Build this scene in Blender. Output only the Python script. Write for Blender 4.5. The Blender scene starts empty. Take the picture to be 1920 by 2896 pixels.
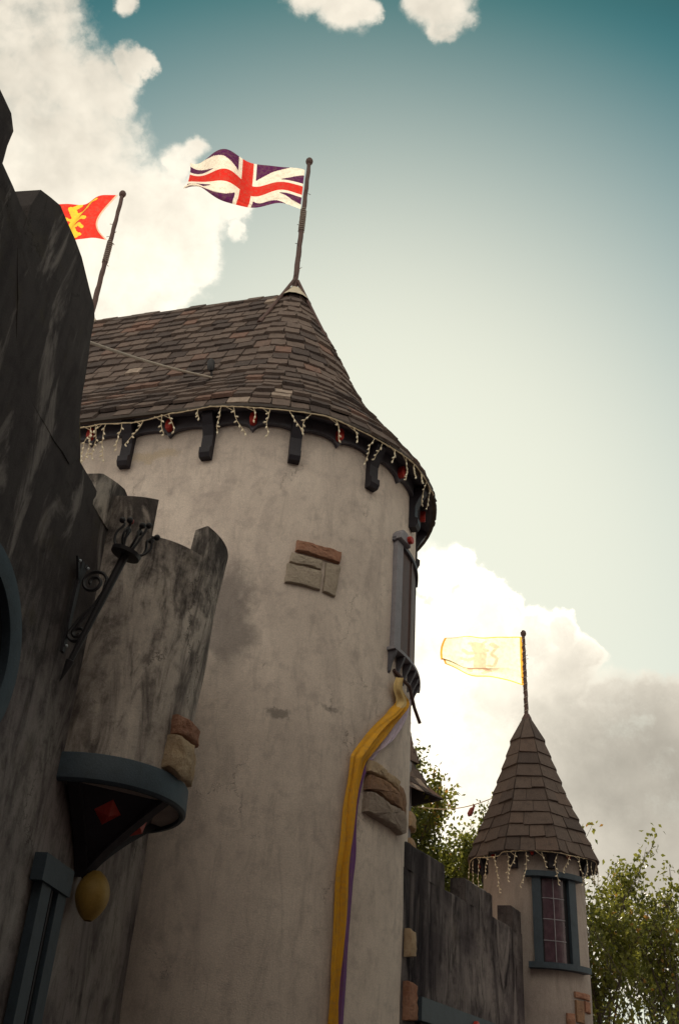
import bpy, math, random
import numpy as np
from mathutils import Vector, Matrix, noise as mnoise
V = Vector
rad = math.radians
sc = bpy.context.scene
COL = sc.collection

# ------------------------------------------------------------------ camera
PITCH, ROLL = rad(32.6426), rad(4.132)
CAM = V((0.0, 0.0, 1.6))
Fw = V((0, math.cos(PITCH), math.sin(PITCH)))
R0 = V((1, 0, 0)); U0 = V((0, -math.sin(PITCH), math.cos(PITCH)))
Rt = math.cos(ROLL) * R0 + math.sin(ROLL) * U0
Up = -math.sin(ROLL) * R0 + math.cos(ROLL) * U0
cd = bpy.data.cameras.new('camera'); cam = bpy.data.objects.new('camera', cd); COL.objects.link(cam)
cd.sensor_fit = 'VERTICAL'; cd.sensor_height = 36; cd.lens = 36.0
cd.clip_start = 0.05; cd.clip_end = 5000
cam.matrix_world = Matrix(((Rt.x, Up.x, -Fw.x, CAM.x), (Rt.y, Up.y, -Fw.y, CAM.y), (Rt.z, Up.z, -Fw.z, CAM.z), (0, 0, 0, 1)))
sc.camera = cam

# ------------------------------------------------------------------ exposure
sc.view_settings.view_transform = 'Standard'
sc.view_settings.look = 'None'
sc.view_settings.gamma = 1.0
sc.view_settings.use_curve_mapping = False
sc.view_settings.exposure = 0.80

# ------------------------------------------------------------------ sun and sky
SUN_AZ, SUN_EL = rad(1.0), rad(31.0)
SUN = V((math.sin(SUN_AZ) * math.cos(SUN_EL), math.cos(SUN_AZ) * math.cos(SUN_EL), math.sin(SUN_EL)))
ld = bpy.data.lights.new('sun', 'SUN'); ld.energy = 4.0; ld.angle = rad(0.6); ld.color = (1.0, 0.86, 0.66)
lo = bpy.data.objects.new('sun', ld); COL.objects.link(lo)
lo.rotation_euler = SUN.to_track_quat('Z', 'Y').to_euler(); lo.location = SUN * 60

world = bpy.data.worlds.new('World'); sc.world = world; world.use_nodes = True
NT = world.node_tree; NT.nodes.clear()

class G:
    """small helper for building shader node graphs"""
    def __init__(s, nt): s.nt = nt
    def n(s, t, **k):
        x = s.nt.nodes.new(t)
        for a, b in k.items(): setattr(x, a, b)
        return x
    def put(s, sock, v):
        if isinstance(v, bpy.types.NodeSocket): s.nt.links.new(v, sock)
        elif v is not None:
            try: sock.default_value = v
            except Exception: sock.default_value = (*v, 1.0)
    def m(s, op, a, b=None, c=None, clamp=False):
        x = s.n('ShaderNodeMath', operation=op, use_clamp=clamp)
        s.put(x.inputs[0], a)
        if b is not None: s.put(x.inputs[1], b)
        if c is not None: s.put(x.inputs[2], c)
        return x.outputs[0]
    def vm(s, op, a, b=None, out=0):
        x = s.n('ShaderNodeVectorMath', operation=op); s.put(x.inputs[0], a)
        if b is not None:
            if op == 'SCALE': s.put(x.inputs[3], b)
            else: s.put(x.inputs[1], b)
        return x.outputs[out]
    def mix(s, f, a, b, bt='MIX', clamp=False):
        x = s.n('ShaderNodeMix', data_type='RGBA', blend_type=bt); x.clamp_result = clamp
        s.put(x.inputs[0], f); s.put(x.inputs[6], a if isinstance(a, bpy.types.NodeSocket) else (*a, 1)); s.put(x.inputs[7], b if isinstance(b, bpy.types.NodeSocket) else (*b, 1))
        return x.outputs[2]
    def ss(s, v, lo, hi, a=0.0, b=1.0):
        x = s.n('ShaderNodeMapRange', interpolation_type='SMOOTHSTEP')
        s.put(x.inputs[0], v); x.inputs[1].default_value = lo; x.inputs[2].default_value = hi
        x.inputs[3].default_value = a; x.inputs[4].default_value = b
        return x.outputs[0]
    def noise(s, vec, scale, detail=5, rough=.55, out=0, lac=2.0, dist=0.0):
        x = s.n('ShaderNodeTexNoise'); s.put(x.inputs['Vector'], vec); x.inputs['Scale'].default_value = scale
        x.inputs['Detail'].default_value = detail; x.inputs['Roughness'].default_value = rough
        x.inputs['Lacunarity'].default_value = lac; x.inputs['Distortion'].default_value = dist
        return x.outputs[out]
    def mp(s, vec, scale=(1, 1, 1), loc=(0, 0, 0), rot=(0, 0, 0)):
        x = s.n('ShaderNodeMapping'); s.put(x.inputs[0], vec)
        x.inputs['Scale'].default_value = scale; x.inputs['Location'].default_value = loc; x.inputs['Rotation'].default_value = rot
        return x.outputs[0]

g = G(NT)
sky = g.n('ShaderNodeTexSky', sky_type='NISHITA'); sky.sun_disc = False
sky.sun_elevation = SUN_EL; sky.sun_rotation = SUN_AZ
sky.air_density = 1.0; sky.dust_density = 1.0; sky.ozone_density = 1.0; sky.altitude = 50
dirv = g.n('ShaderNodeTexCoord').outputs['Generated']
EXPO = 2.0 ** sc.view_settings.exposure
# colour-film response of the whole sky: a toe that deepens the blue to teal, a shoulder that keeps the bright haze pale
sep = g.n('ShaderNodeSeparateColor'); g.put(sep.inputs[0], sky.outputs[0])
cmb = g.n('ShaderNodeCombineColor')
for i_, (i0, P_, k_, fl) in enumerate(((1.95, .885, 3.5, .14), (2.05, .905, 3.8, .40), (3.22, .765, 4.4, .38))):
    d_ = g.m('SMOOTH_MAX', g.m('SUBTRACT', sep.outputs[i_], i0), fl, 0.3)
    o_ = g.m('SUBTRACT', 1.0, g.m('EXPONENT', g.m('MULTIPLY', d_, -k_ / 10)))
    g.put(cmb.inputs[i_], g.m('MULTIPLY', o_, P_ * 10 / EXPO))
skyc = cmb.outputs[0]
# clouds: cumulus banks at fixed directions of the sky, plus a loose field everywhere else
BL = [(-0.295,0.516,0.804,0.051),(-0.318,0.558,0.767,0.086),(-0.274,0.572,0.773,0.057),(-0.244,0.603,0.759,0.054),(-0.233,0.57,0.788,0.031),(-0.212,0.557,0.803,0.015),(-0.199,0.556,0.807,0.009),(-0.268,0.635,0.725,0.086),(-0.212,0.655,0.725,0.068),(-0.177,0.675,0.716,0.061),(-0.154,0.659,0.736,0.044),(-0.175,0.62,0.765,0.02),(-0.163,0.612,0.774,0.014),(-0.117,0.655,0.747,0.018),(-0.112,0.669,0.734,0.012),(-0.211,0.695,0.688,0.069),(-0.267,0.709,0.652,0.08),(-0.171,0.706,0.687,0.029),(-0.145,0.688,0.711,0.029),(-0.213,0.514,0.831,0.013),(-0.068,0.506,0.86,0.026),(-0.03,0.511,0.859,0.028),(-0.01,0.519,0.855,0.015),(0.049,0.509,0.859,0.025),(0.069,0.518,0.853,0.025),(0.065,0.531,0.845,0.015),(0.095,0.867,0.49,0.029),(0.115,0.86,0.497,0.019),(0.137,0.869,0.475,0.031),(0.162,0.871,0.464,0.023),(0.132,0.891,0.435,0.058),(0.188,0.877,0.442,0.031),(0.219,0.869,0.444,0.023),(0.183,0.91,0.371,0.09),(0.24,0.873,0.425,0.024),(0.217,0.889,0.404,0.049),(0.268,0.885,0.381,0.036),(0.297,0.875,0.383,0.028),(0.319,0.872,0.371,0.036),(0.261,0.907,0.33,0.08),(0.319,0.894,0.314,0.086),(0.224,0.934,0.279,0.099),(0.297,0.928,0.225,0.099),(0.104,0.93,0.351,0.091),(0.148,0.959,0.241,0.099),(0.058,0.903,0.425,0.063)]
warp = g.vm('SUBTRACT', g.noise(dirv, 11.0, 9, .60, out=1), (0.5, 0.5, 0.5))
wdir = g.vm('ADD', dirv, g.vm('SCALE', warp, 0.062))
best = None
for (x, y, z, r) in BL:
    d = g.m('DIVIDE', g.vm('DISTANCE', wdir, (x, y, z), out=1), r)
    best = d if best is None else g.m('SMOOTH_MIN', best, d, 0.10)
inside = g.m('MINIMUM', g.m('SUBTRACT', 1.0, best), .42)
nv = g.vm('ADD', dirv, g.vm('SCALE', warp, 0.03))
fbm = g.noise(nv, 15.0, 12, .66)
soft = g.noise(nv, 15.0, 4, .55)
soft2 = g.noise(g.vm('ADD', nv, (SUN.x * .010 + .004, SUN.y * .010, SUN.z * .010 + .008)), 15.0, 4, .55)
dens = g.m('ADD', inside, g.m('MULTIPLY', g.m('SUBTRACT', fbm, .5), 1.35))
sepd = g.n('ShaderNodeSeparateXYZ'); g.put(sepd.inputs[0], dirv)
wisp = g.m('MAXIMUM', g.ss(g.noise(dirv, 6.0, 3, .5), .44, .66), g.ss(sepd.outputs[2], .68, .82, 0, .85))                    # some margins crisp, some fraying out
bank = g.m('ADD', g.m('MULTIPLY', g.ss(dens, .0, .20), g.m('SUBTRACT', 1.0, wisp)), g.m('MULTIPLY', g.ss(dens, -.14, .46), wisp))
toview = g.vm('DOT_PRODUCT', dirv, (Fw.x, Fw.y, Fw.z), out=1)
fld = g.noise(dirv, 2.4, 10, .58)
field = g.m('MULTIPLY', g.ss(fld, .43, .53), g.ss(toview, 0.86, 0.70))
mask = g.m('MAXIMUM', bank, field)
sunang = g.vm('DOT_PRODUCT', dirv, (SUN.x, SUN.y, SUN.z), out=1)
glow = g.m('POWER', g.m('MAXIMUM', sunang, 0.0), 16.0)
relief = g.m('MULTIPLY', g.m('SUBTRACT', soft, soft2), 0.9)
edge = g.ss(dens, .62, .12)
thickb = g.ss(g.vm('DISTANCE', dirv, (.290, .900, .305), out=1), .19, .02)       # the thick grey heart of the low bank
thickn = g.ss(g.noise(dirv, 5.5, 5, .55), .38, .66)
shade = g.m('SUBTRACT', 1.0, g.m('ADD', g.m('MULTIPLY', thickn, .10), g.m('MULTIPLY', thickb, .50)))
bright = g.m('ADD', .81, g.m('MULTIPLY', glow, .42))
bright = g.m('MULTIPLY', g.m('MULTIPLY', bright, shade), g.m('ADD', g.m('ADD', 1.0, relief), g.m('MULTIPLY', edge, g.m('MULTIPLY', glow, .70))))
front = g.ss(sunang, .25, -.35, 1.0, 2.5)       # clouds opposite the sun, lit full on and boosted to brighten the shaded walls
bright = g.m('MULTIPLY', bright, front)
cl = g.vm('SCALE', (1.0, 0.922, 0.772), g.m('MULTIPLY', bright, 10 / EXPO))
final = g.mix(mask, skyc, cl)
bg = g.n('ShaderNodeBackground'); g.put(bg.inputs[0], final); bg.inputs[1].default_value = 0.10
wo = g.n('ShaderNodeOutputWorld'); NT.links.new(bg.outputs[0], wo.inputs[0])

# ------------------------------------------------------------------ materials
def newmat(name):
    m = bpy.data.materials.new(name); m.use_nodes = True; m.node_tree.nodes.clear()
    return m, G(m.node_tree)
def finish(m, g, col, rough=.8, bump=None, spec=.3, metal=0.0, transl=None, bdist=.02, bstr=.5):
    p = g.n('ShaderNodeBsdfPrincipled')
    g.put(p.inputs['Base Color'], col if isinstance(col, bpy.types.NodeSocket) else (*col, 1))
    g.put(p.inputs['Roughness'], rough); p.inputs['Specular IOR Level'].default_value = spec; p.inputs['Metallic'].default_value = metal
    if bump is not None:
        b = g.n('ShaderNodeBump'); b.inputs['Strength'].default_value = bstr; b.inputs['Distance'].default_value = bdist
        g.put(b.inputs['Height'], bump); m.node_tree.links.new(b.outputs[0], p.inputs['Normal'])
    o = g.n('ShaderNodeOutputMaterial'); out = p.outputs[0]
    if transl is not None:
        t = g.n('ShaderNodeBsdfTranslucent'); g.put(t.inputs[0], col if isinstance(col, bpy.types.NodeSocket) else (*col, 1))
        mx = g.n('ShaderNodeMixShader'); mx.inputs[0].default_value = transl
        m.node_tree.links.new(out, mx.inputs[1]); m.node_tree.links.new(t.outputs[0], mx.inputs[2]); out = mx.outputs[0]
    m.node_tree.links.new(out, o.inputs[0])
    return m
def pos(g): return g.n('ShaderNodeNewGeometry').outputs['Position']

def plaster(name, base, dirt, light, streak=.4, mottle=.5, cracks=0.0, moss=0.0, top=None, seed=0.0, patch=None, palek=0.0):
    m, g = newmat(name)
    P = g.vm('ADD', pos(g), (seed, seed * 1.7, seed * .3))
    big = g.noise(P, 1.1, 6, .6); mid = g.noise(P, 5.0, 6, .65); fine = g.noise(P, 60.0, 4, .7); grit = g.noise(P, 240.0, 2, .6)
    st = g.noise(g.mp(P, (1.5, 1.5, .36)), 1.4, 7, .64, dist=1.2)
    st2 = g.noise(g.mp(P, (3.4, 3.4, .75)), 1.5, 8, .70, dist=1.4)
    c = g.mix(g.ss(big, .35, .68), base, light)
    c = g.mix(g.m('MULTIPLY', g.ss(mid, .48, .70), mottle), c, dirt)
    c = g.mix(g.m('MULTIPLY', g.ss(st, .46, .66), streak), c, dirt)
    c = g.mix(g.m('MULTIPLY', g.ss(st2, .50, .68), streak * .7), c, [q * .55 for q in dirt])
    if top:   # weather stains running down from a wall top (mould under the coping)
        z0, z1, k = top
        sz = g.n('ShaderNodeSeparateXYZ'); g.put(sz.inputs[0], pos(g))
        h = g.m('ADD', sz.outputs[2], g.m('MULTIPLY', g.m('SUBTRACT', st2, .5), 2.2))
        h = g.m('ADD', h, g.m('MULTIPLY', g.m('SUBTRACT', mid, .5), 1.6))
        c = g.mix(g.m('MULTIPLY', g.ss(h, z0, z1), k), c, (.035, .030, .032))
    pale = g.noise(g.mp(P, (1.3, 1.3, .34)), 1.7, 6, .62, dist=.9)
    c = g.mix(g.m('MULTIPLY', g.ss(pale, .53, .66), palek), c, [min(1, q * 1.15) for q in light])
    if moss:
        c = g.mix(g.m('MULTIPLY', g.ss(g.noise(P, 2.6, 6, .7), .55, .70), moss), c, (.10, .085, .03))
    if patch:
        for (ctr, sx, rr, pc, kk) in patch:
            dd = g.vm('LENGTH', g.vm('MULTIPLY', g.vm('SUBTRACT', g.vm('ADD', pos(g), g.vm('SCALE', g.vm('SUBTRACT', g.noise(P, 3.5, 6, .65, out=1), (.5, .5, .5)), .55)), ctr), sx), out=1)
            c = g.mix(g.m('MULTIPLY', g.ss(dd, rr, rr * .45), kk), c, pc)
    c = g.mix(g.m('MULTIPLY', g.ss(fine, .35, .72), .55), c, (1.38, 1.36, 1.33), 'MULTIPLY')
    c = g.mix(g.m('MULTIPLY', g.ss(grit, .48, .68), .60), c, (.55, .54, .55), 'MULTIPLY')
    hgt = g.m('ADD', g.m('MULTIPLY', mid, .6), g.m('ADD', g.m('MULTIPLY', fine, .55), g.m('MULTIPLY', grit, .35)))
    if cracks:
        vo = g.n('ShaderNodeTexVoronoi', feature='DISTANCE_TO_EDGE')
        g.put(vo.inputs['Vector'], g.vm('ADD', g.mp(P, (1, 1, .55)), g.vm('SCALE', g.noise(P, 3.0, 6, .7, out=1), .6))); vo.inputs['Scale'].default_value = .9
        ck = g.m('MULTIPLY', g.ss(vo.outputs[0], .007, .0), g.ss(big, .53, .60))
        c = g.mix(g.m('MULTIPLY', ck, cracks), c, (.03, .025, .025))
        hgt = g.m('SUBTRACT', hgt, g.m('MULTIPLY', ck, 1.5))
    return finish(m, g, c, .92, hgt, .15, bdist=.02, bstr=.55)

def painted(name, col, var=.35, rough=.6, worn=None):
    m, g = newmat(name); P = pos(g)
    n1 = g.noise(P, 7.0, 6, .65); n2 = g.noise(P, 70.0, 3, .6)
    c = g.mix(g.m('MULTIPLY', g.ss(n1, .4, .7), var), col, [q * .5 for q in col])
    c = g.mix(g.m('MULTIPLY', g.ss(n2, .5, .75), .3), c, worn or [min(1, q * 1.8 + .01) for q in col])
    return finish(m, g, c, rough, g.m('ADD', n1, g.m('MULTIPLY', n2, .5)), .35, bdist=.008)

def slate(name, joined=False, base=(.150, .110, .094), red=(.24, .120, .088), pale=(.36, .28, .23), dark=(.085, .064, .060)):
    m, g = newmat(name); P = pos(g)
    if joined:
        a = g.n('ShaderNodeAttribute'); a.attribute_name = 'tint'; r = a.outputs['Fac']
    else:
        r = g.n('ShaderNodeObjectInfo').outputs['Random']
    c = g.mix(g.ss(r, .0, .75), [q * .8 for q in dark], [q * 1.02 for q in base])
    c = g.mix(g.ss(r, .90, .95, 0, .5), c, red)
    c = g.mix(g.ss(r, .985, .988), c, pale)
    n1 = g.noise(P, 9.0, 6, .7); n2 = g.noise(g.mp(P, (40, 40, 12)), 1.6, 5, .65)
    c = g.mix(g.m('MULTIPLY', g.ss(n1, .45, .7), .5), c, [q * .6 for q in dark])
    c = g.mix(g.m('MULTIPLY', g.ss(n2, .5, .72), .4), c, [q * 1.7 for q in base])
    return finish(m, g, c, .85, g.m('ADD', n1, n2), .25, bdist=.012)

def stonemat(name, a, b, c3):
    m, g = newmat(name); P = pos(g)
    n1 = g.noise(P, 4.5, 7, .7, dist=.6); n2 = g.noise(P, 28.0, 6, .7)
    c = g.mix(g.ss(n1, .35, .62), a, b); c = g.mix(g.m('MULTIPLY', g.ss(n2, .5, .72), .7), c, c3)
    return finish(m, g, c, .9, g.m('ADD', g.m('MULTIPLY', n1, 1.2), n2), .2, bdist=.035, bstr=.8)

def cloth(name, transl=.5, tint=None):
    m, g = newmat(name)
    a = g.n('ShaderNodeAttribute'); a.attribute_name = 'paint'
    P = pos(g); w = g.noise(P, 14, 4, .6)
    c = g.mix(g.m('MULTIPLY', g.ss(w, .4, .7), .26), a.outputs['Color'], (.25, .18, .12))
    return finish(m, g, c, .8, g.noise(P, 160, 2, .5), .1, transl=transl, bdist=.003)

M = {}
M['tower'] = plaster('cream_plaster', (.61, .520, .462), (.39, .325, .300), (.71, .61, .54), streak=.34, mottle=.48, seed=1.0, cracks=.5,
    patch=[((-1.30, 11.60, 7.35), (1.1, .6, .50), .50, (.10, .088, .088), .62), ((-.55, 11.6, 6.1), (1.0, .5, 2.2), .22, (.13, .115, .10), .6), ((-2.72, 11.95, 9.95), (.8, .8, 3.4), .42, (.56, .45, .33), .75), ((.05, 11.9, 6.35), (1, .5, 2.5), .16, (.15, .13, .12), .5)])
M['wall_dark'] = plaster('weathered_dark_plaster', (.25, .216, .214), (.060, .048, .054), (.31, .28, .265), streak=.60, mottle=.5, cracks=.9, moss=.18, top=(3.9, 5.9, .86), seed=5.0, palek=.55)
M['turret'] = plaster('stained_grey_plaster', (.42, .365, .33), (.075, .062, .062), (.58, .51, .455), streak=.88, mottle=.6, cracks=.9, moss=.15, top=(6.0, 7.3, .85), seed=9.0, palek=.7)
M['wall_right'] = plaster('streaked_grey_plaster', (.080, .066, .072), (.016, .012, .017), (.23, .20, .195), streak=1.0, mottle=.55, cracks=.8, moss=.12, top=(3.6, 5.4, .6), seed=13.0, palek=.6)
M['spire_wall'] = plaster('pale_plaster', (.345, .292, .268), (.21, .175, .165), (.41, .35, .315), streak=.35, mottle=.3, seed=17.0)
M['far_wall'] = plaster('far_plaster', (.33, .29, .24), (.2, .18, .15), (.4, .35, .28), streak=.3, mottle=.3, seed=21.0)
M['moss'] = plaster('mossy_plaster', (.13, .105, .05), (.06, .05, .03), (.2, .17, .09), streak=.5, mottle=.6, moss=.6, seed=2.0)
M['slate'] = slate('brown_slate'); M['slate_joined'] = slate('brown_slate_joined', True)
M['spire_slate'] = slate('spire_slate', False, (.118, .088, .076), (.14, .094, .076), (.14, .11, .095), (.095, .072, .066))
M['deck'] = painted('roof_deck', (.045, .036, .034))
M['trim'] = painted('blue_grey_trim', (.100, .094, .112), .5)
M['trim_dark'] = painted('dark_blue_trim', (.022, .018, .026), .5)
M['blue'] = painted('blue_paint', (.038, .055, .074), .45)
M['slate_blue'] = painted('slate_blue_paint', (.24, .225, .25), .4)
M['red'] = painted('red_paint', (.42, .03, .02), .4, .45)
M['dull_red'] = painted('dull_red_paint', (.26, .05, .04), .4)
M['gold'] = painted('gold_paint', (.36, .22, .05), .5, .5, (.5, .33, .1))
M['iron'] = painted('black_iron', (.022, .020, .024), .3, .5)
M['steel'] = painted('bolt_steel', (.5, .55, .6), .2, .3)
M['pole'] = painted('brown_pole', (.10, .055, .048), .5)
M['cap'] = painted('mortar_cap', (.55, .47, .36), .3)
M['cord'] = painted('cream_cord', (.62, .50, .34), .2)
M['bulb'] = painted('clear_bulb', (.85, .74, .55), .1, .3)
M['rope'] = painted('pale_rope', (.45, .38, .32), .3)
M['dark'] = painted('dark_void', (.012, .011, .014), .2)
M['wood'] = painted('dark_wood', (.05, .035, .028), .5)
M['bark'] = painted('bark', (.075, .055, .042), .5)
M['stone_red'] = stonemat('red_stone', (.30, .14, .09), (.40, .22, .15), (.17, .09, .07))
M['stone_tan'] = stonemat('tan_stone', (.42, .29, .18), (.50, .38, .26), (.27, .17, .11))
M['stone_grey'] = stonemat('grey_stone', (.28, .22, .185), (.34, .275, .225), (.17, .13, .12))
M['stone_brown'] = stonemat('brown_stone', (.25, .15, .10), (.34, .20, .12), (.15, .10, .085))
M['stone_pale'] = stonemat('pale_stone', (.37, .305, .245), (.42, .35, .28), (.28, .23, .20))
M['flag'] = cloth('flag_cloth', .46)
M['sheer'] = cloth('sheer_flag_cloth', .72)
M['banner'] = cloth('banner_satin', .12)
mm, gg = newmat('leaded_glass')
M['glass'] = finish(mm, gg, gg.mix(gg.ss(gg.noise(pos(gg), 9, 4, .6), .4, .7), (.050, .024, .036), (.085, .045, .060)), .28, gg.noise(pos(gg), 16, 2, .5), .5, bdist=.004)
mm, gg = newmat('leaves')
a = gg.n('ShaderNodeAttribute'); a.attribute_name = 'tint'
c = gg.mix(gg.ss(a.outputs['Fac'], 0, 1), (.032, .050, .010), (.20, .20, .032))
c = gg.mix(gg.ss(a.outputs['Fac'], .965, .985), c, (.30, .16, .03))
M['leaf'] = finish(mm, gg, c, .5, None, .4, transl=.48)
mm, gg = newmat('paving')
c = gg.mix(gg.ss(gg.noise(pos(gg), .6, 6, .6), .35, .65), (.085, .070, .078), (.125, .108, .115))
M['ground'] = finish(mm, gg, c, .9, gg.noise(pos(gg), 9, 6, .6), .2)

# ------------------------------------------------------------------ mesh helpers
def wloc(o):
    p = V((0, 0, 0))
    while o is not None:
        p = p + o.location; o = o.parent
    return p
def thing(name, label, cat, loc, group=None):
    o = bpy.data.objects.new(name, None); COL.objects.link(o); o.location = loc
    o['label'] = label; o['category'] = cat; o.empty_display_size = .2
    if group: o['group'] = group
    return o
def tag(o, label, cat, group=None):
    o['label'] = label; o['category'] = cat
    if group: o['group'] = group
    return o

class MB:
    def __init__(s): s.v = []; s.f = []; s.t = []; s.col = []; s.sm = False
    def add(s, vs, fs, tint=None):
        b = len(s.v); s.v += [V(p) for p in vs]
        for f in fs:
            s.f.append([b + i for i in f]); s.t.append(tint if tint is not None else 0.0)
    def box(s, c, ax, ay, az, hx, hy, hz, tint=None, taper=0.0):
        c = V(c); ax, ay, az = V(ax), V(ay), V(az); vs = []
        for k in (-1, 1):
            q = 1 - taper * (k > 0)
            for (i, j) in ((-1, -1), (1, -1), (1, 1), (-1, 1)):
                vs.append(c + ax * hx * i * q + ay * hy * j * q + az * hz * k)
        s.add(vs, [(3, 2, 1, 0), (4, 5, 6, 7), (0, 1, 5, 4), (1, 2, 6, 5), (2, 3, 7, 6), (3, 0, 4, 7)], tint)
    def tube(s, pts, r, n=8, cap=True):
        pts = [V(p) for p in pts]; rs = r if isinstance(r, (list, tuple)) else [r] * len(pts)
        vs = []; prev = None
        for i, p in enumerate(pts):
            d = (pts[min(i + 1, len(pts) - 1)] - pts[max(i - 1, 0)]).normalized()
            a = (prev - d * prev.dot(d)) if prev is not None else d.cross(V((0, 0, 1)) if abs(d.z) < .9 else V((1, 0, 0)))
            if a.length < 1e-6: a = d.orthogonal()
            a.normalize(); prev = a; b = d.cross(a)
            for k in range(n):
                t = 2 * math.pi * k / n; vs.append(p + (a * math.cos(t) + b * math.sin(t)) * rs[i])
        fs = [(i * n + k, i * n + (k + 1) % n, (i + 1) * n + (k + 1) % n, (i + 1) * n + k) for i in range(len(pts) - 1) for k in range(n)]
        if cap: fs += [tuple(range(n - 1, -1, -1)), tuple((len(pts) - 1) * n + k for k in range(n))]
        s.add(vs, fs)
    def grid(s, P, close_u=False):
        nu, nv = len(P), len(P[0]); vs = [p for row in P for p in row]; fs = []
        for i in range(nu if close_u else nu - 1):
            for j in range(nv - 1):
                fs.append((i * nv + j, ((i + 1) % nu) * nv + j, ((i + 1) % nu) * nv + j + 1, i * nv + j + 1))
        s.add(vs, fs)
    def prism(s, poly, depth, bevel=0.0):
        """poly: list of points (front outline); depth: vector to the back; bevel: inset of the front face"""
        poly = [V(p) for p in poly]; n = len(poly); d = V(depth); c = sum(poly, V((0, 0, 0))) / n
        if bevel > 0:
            dn = d.normalized(); vs = [p + (c - p).normalized() * bevel for p in poly] + [p + dn * bevel for p in poly] + [p + d for p in poly]
            fs = [tuple(range(n))] + [(i, i + n, (i + 1) % n + n, (i + 1) % n) for i in range(n)] + [(i + n, i + 2 * n, (i + 1) % n + 2 * n, (i + 1) % n + n) for i in range(n)] + [tuple(range(3 * n - 1, 2 * n - 1, -1))]
        else:
            vs = poly + [p + d for p in poly]
            fs = [tuple(range(n))] + [(i, i + n, (i + 1) % n + n, (i + 1) % n) for i in range(n)] + [tuple(range(2 * n - 1, n - 1, -1))]
        s.add(vs, fs)
    def ball(s, c, r, n=12, m=8, sq=(1, 1, 1)):
        c = V(c); P = []
        for j in range(m + 1):
            t = math.pi * j / m
            P.append([c + V((r * sq[0] * math.sin(t) * math.cos(2 * math.pi * k / n), r * sq[1] * math.sin(t) * math.sin(2 * math.pi * k / n), r * sq[2] * math.cos(t))) for k in range(n + 1)])
        s.grid(P)
    def build(s, name, mat, parent=None, smooth=False, loc=None, colors=None):
        me = bpy.data.meshes.new(name)
        off = wloc(parent) if parent is not None else (V(loc) if loc is not None else V((0, 0, 0)))
        me.from_pydata([tuple(p - off) for p in s.v], [], s.f); me.update()
        bmfix(me)
        me.materials.append(M[mat] if isinstance(mat, str) else mat)
        if any(s.t):
            at = me.attributes.new('tint', 'FLOAT', 'FACE'); at.data.foreach_set('value', s.t[:len(me.polygons)])
        if colors is not None:
            at = me.attributes.new('paint', 'FLOAT_COLOR', 'CORNER')
            arr = []
            for p in me.polygons: arr += list(colors[p.index]) * p.loop_total
            at.data.foreach_set('color', arr)
        if smooth:
            me.polygons.foreach_set('use_smooth', [True] * len(me.polygons))
            try: me.set_sharp_from_angle(angle=rad(38))
            except Exception: pass
        o = bpy.data.objects.new(name, me); COL.objects.link(o)
        if parent is not None: o.parent = parent
        elif loc is not None: o.location = loc
        return o
import bmesh
def bmfix(me):
    if len(me.polygons) > 4000: return
    bm = bmesh.new(); bm.from_mesh(me); bmesh.ops.recalc_face_normals(bm, faces=bm.faces); bm.to_mesh(me); bm.free()

def lathe(axis, prof, n=64, a0=0.0, a1=2 * math.pi, wob=0.0, seed=0):
    mb = MB(); full = abs(a1 - a0 - 2 * math.pi) < 1e-6; P = []
    for i in range(n if full else n + 1):
        a = a0 + (a1 - a0) * i / n; row = []
        for (r, z) in prof:
            rr = r + (wob * mnoise.noise(V((math.cos(a) * 2 + seed, math.sin(a) * 2, z * 1.1))) if wob else 0)
            row.append(V((axis[0] + rr * math.cos(a), axis[1] + rr * math.sin(a), z)))
        P.append(row)
    mb.grid(P, full); return mb
def copy_piece(src_mesh, name, parent, mat4):
    o = bpy.data.objects.new(name, src_mesh); COL.objects.link(o); o.parent = parent
    o.matrix_local = Matrix.Translation(-wloc(parent)) @ mat4
    return o

# ------------------------------------------------------------------ ground
mb = MB(); S = 900
mb.grid([[V((-S + 2 * S * i / 30, -S + 2 * S * j / 30, 0)) for j in range(31)] for i in range(31)])
gr = mb.build('ground', 'ground'); gr['kind'] = 'structure'

# ------------------------------------------------------------------ main tower (stadium plan)
A = V((-1.1423, 13.9533, 0)); UU = V((-.95882, .28402, 0)); NN = V((-.28402, -.95882, 0))
LEN = 4.2; A2 = A + UU * LEN; RW = 2.37
def ring_dir(phi):   # phi: 0 = front normal, grows round the right-hand end
    return NN * math.cos(phi) - UU * math.sin(phi)
def tpt(q, R, z):
    """q >= 0: degrees round the near end; q < 0: metres along the straight front"""
    if q >= 0: return A + ring_dir(rad(q)) * R + V((0, 0, z))
    return A + UU * (-q) + NN * R + V((0, 0, z))
def tframe(q):
    n_ = ring_dir(rad(q)) if q >= 0 else NN.copy()
    return n_, V((0, 0, 1)).cross(n_) * 1.0      # normal, tangent (to the right seen from outside)
def arc(s, R=2.42):  # arc length (m at radius 2.42) -> q
    return math.degrees(s / R) if s >= 0 else s
def outline(R, nseg=40):
    pts = []
    for i in range(nseg + 1):
        pts.append(A + ring_dir(math.pi * i / nseg) * R)
    for i in range(nseg + 1):
        pts.append(A2 + ring_dir(math.pi + math.pi * i / nseg) * R)
    return pts
tower = thing('round_tower', 'large cream plastered castle tower with rounded end and brown slate roof', 'tower', A)
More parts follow.
